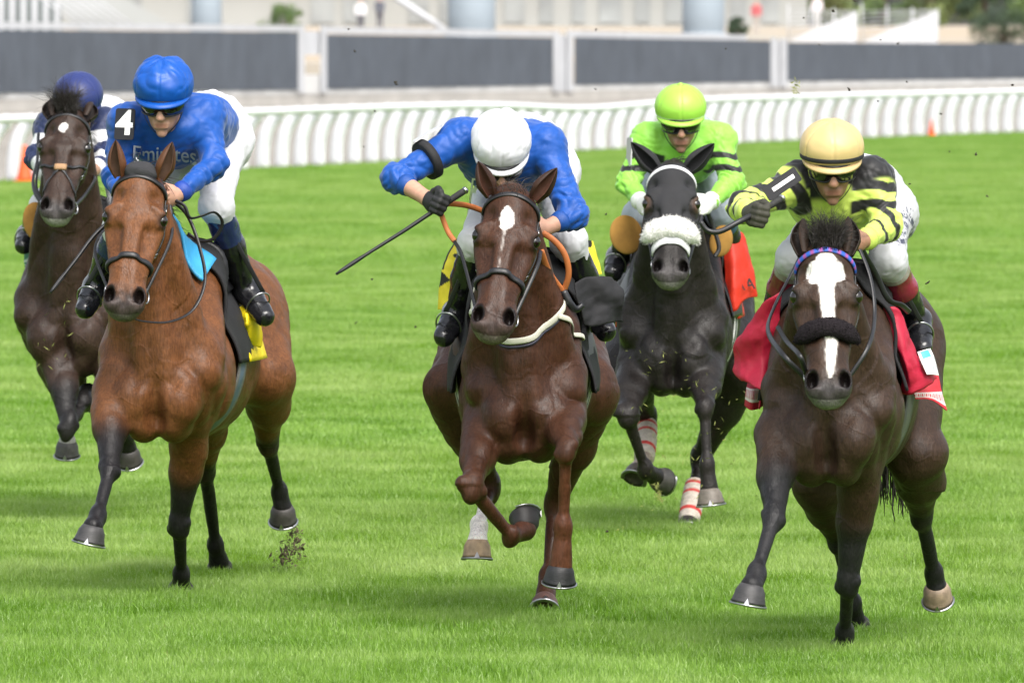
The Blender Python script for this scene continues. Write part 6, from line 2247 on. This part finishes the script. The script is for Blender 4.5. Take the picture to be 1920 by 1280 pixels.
# ------------------------------------------------------------------ turf thrown up by the hooves
M_CLOD = mat('turf_clod', (.035, .028, .018), rough=.95, var=.4, var_scale=80)
M_BLADE = mat('torn_grass', (.22, .24, .06), rough=.8, var=.3, var_scale=60)
rg = np.random.default_rng(21)
clods = [(742, 156, 50, 3), (653, 55, 55, 2), (665, 96, 55, 2.4), (703, 208, 50, 2), (1562, 22, 50, 3), (1604, 2, 52, 2.5), (1507, 34, 50, 2), (1684, 80, 50, 2.4), (1651, 74, 52, 2), (1899, 160, 48, 3), (1592, 168, 48, 3), (1765, 213, 50, 2), (1832, 290, 48, 3), (1781, 285, 50, 2), (1700, 154, 52, 2), (1537, 84, 52, 2), (1706, 345, 46, 2), (1738, 530, 44, 3.5), (1707, 402, 44, 2.6), (1850, 368, 46, 2), (1136, 402, 47, 2), (1137, 996, 46, 3), (698, 524, 47, 2), (668, 605, 47, 2), (779, 612, 46, 2), (1118, 56, 55, 2), (1117, 168, 55, 1.6), (682, 275, 52, 1.6), (1646, 190, 50, 1.6), (1360, 92, 54, 1.6)]
for i, (u, v, d, px) in enumerate(clods):
    c = P(u, v, d); r = px * d / F_PX
    n = 10
    S4 = Solid()
    for _ in range(3): S4.cone(c + rg.normal(size=3) * r * .5, c + rg.normal(size=3) * r * .8, r * .5, r * .35, r * .4)
    vv, qq = S4.mesh(r * .28)
    tag(mk('turf_clod', vv, qq, M_CLOD), 'tiny dark clod of turf flying in the air', 'clod', 'clods of turf in the air')
mb = MB()
def fleck(c, L, w):
    d = nrm(rg.normal(size=3)); s = nrm(np.cross(d, rg.normal(size=3)))
    mb.add([c - d * L, c + s * w, c + d * L, c - s * w], [(0, 1, 2, 3)])
for i in range(110):                                        # clippings about the hooves of the two middle horses
    u, v = rg.normal(1222, 45), rg.uniform(640, 1000)
    fleck(P(u, v, 51.4 + rg.uniform(-.9, .2)), rg.uniform(.008, .022), .002)
for i in range(60):
    fleck(P(rg.normal(1320, 35), rg.uniform(700, 960), 51.2 + rg.uniform(-.9, .0)), rg.uniform(.008, .02), .002)
for i in range(40):
    fleck(P(1492 + rg.normal() * 4, 165 + rg.normal() * 8, 50 + rg.normal() * .02), rg.uniform(.01, .02), .002)
for i in range(60):
    t = rg.uniform(0, 1)
    fleck(P(1229 + 10 * t + rg.normal() * 3, 905 + 34 * t, 51.3 + rg.normal() * .02), rg.uniform(.01, .025), .002)
for i in range(16):
    fleck(P(rg.uniform(60, 140), rg.uniform(560, 720), 51.6), rg.uniform(.01, .02), .002)
tag(mb.build('grass_clippings', M_BLADE, None, smooth=False), 'torn grass blades flying round the hooves', 'clippings', kind='stuff')
mb = MB()
for i in range(620):                                        # divot falling from the bay's hind hoof
    t = rg.uniform(0, 1) ** .8
    c = P(546 + rg.normal() * (4 + 11 * t) + 5 * math.sin(t * 5), 975 + 80 * t + rg.normal() * 8, 47.9 + rg.normal() * .05)
    L = rg.uniform(.002, .007) * (1 + 2.5 * (rg.uniform() < .12))
    d = nrm(rg.normal(size=3)); s = nrm(np.cross(d, rg.normal(size=3))); w = nrm(np.cross(d, s))
    k = L * rg.uniform(.2, .6)
    mb.add([c - d * L, c + s * k, c + w * k, c - s * k * .7 - w * k * .7, c + d * L], [(0, 1, 2), (0, 2, 3), (0, 3, 1), (4, 2, 1), (4, 3, 2), (4, 1, 3)])
tag(mb.build('divot_spray', mat('loose_soil', (.09, .075, .04), rough=.95, var=.4, var_scale=90), None, smooth=False), 'spray of soil and roots falling behind the hind hoof of the bay', 'soil', kind='stuff')
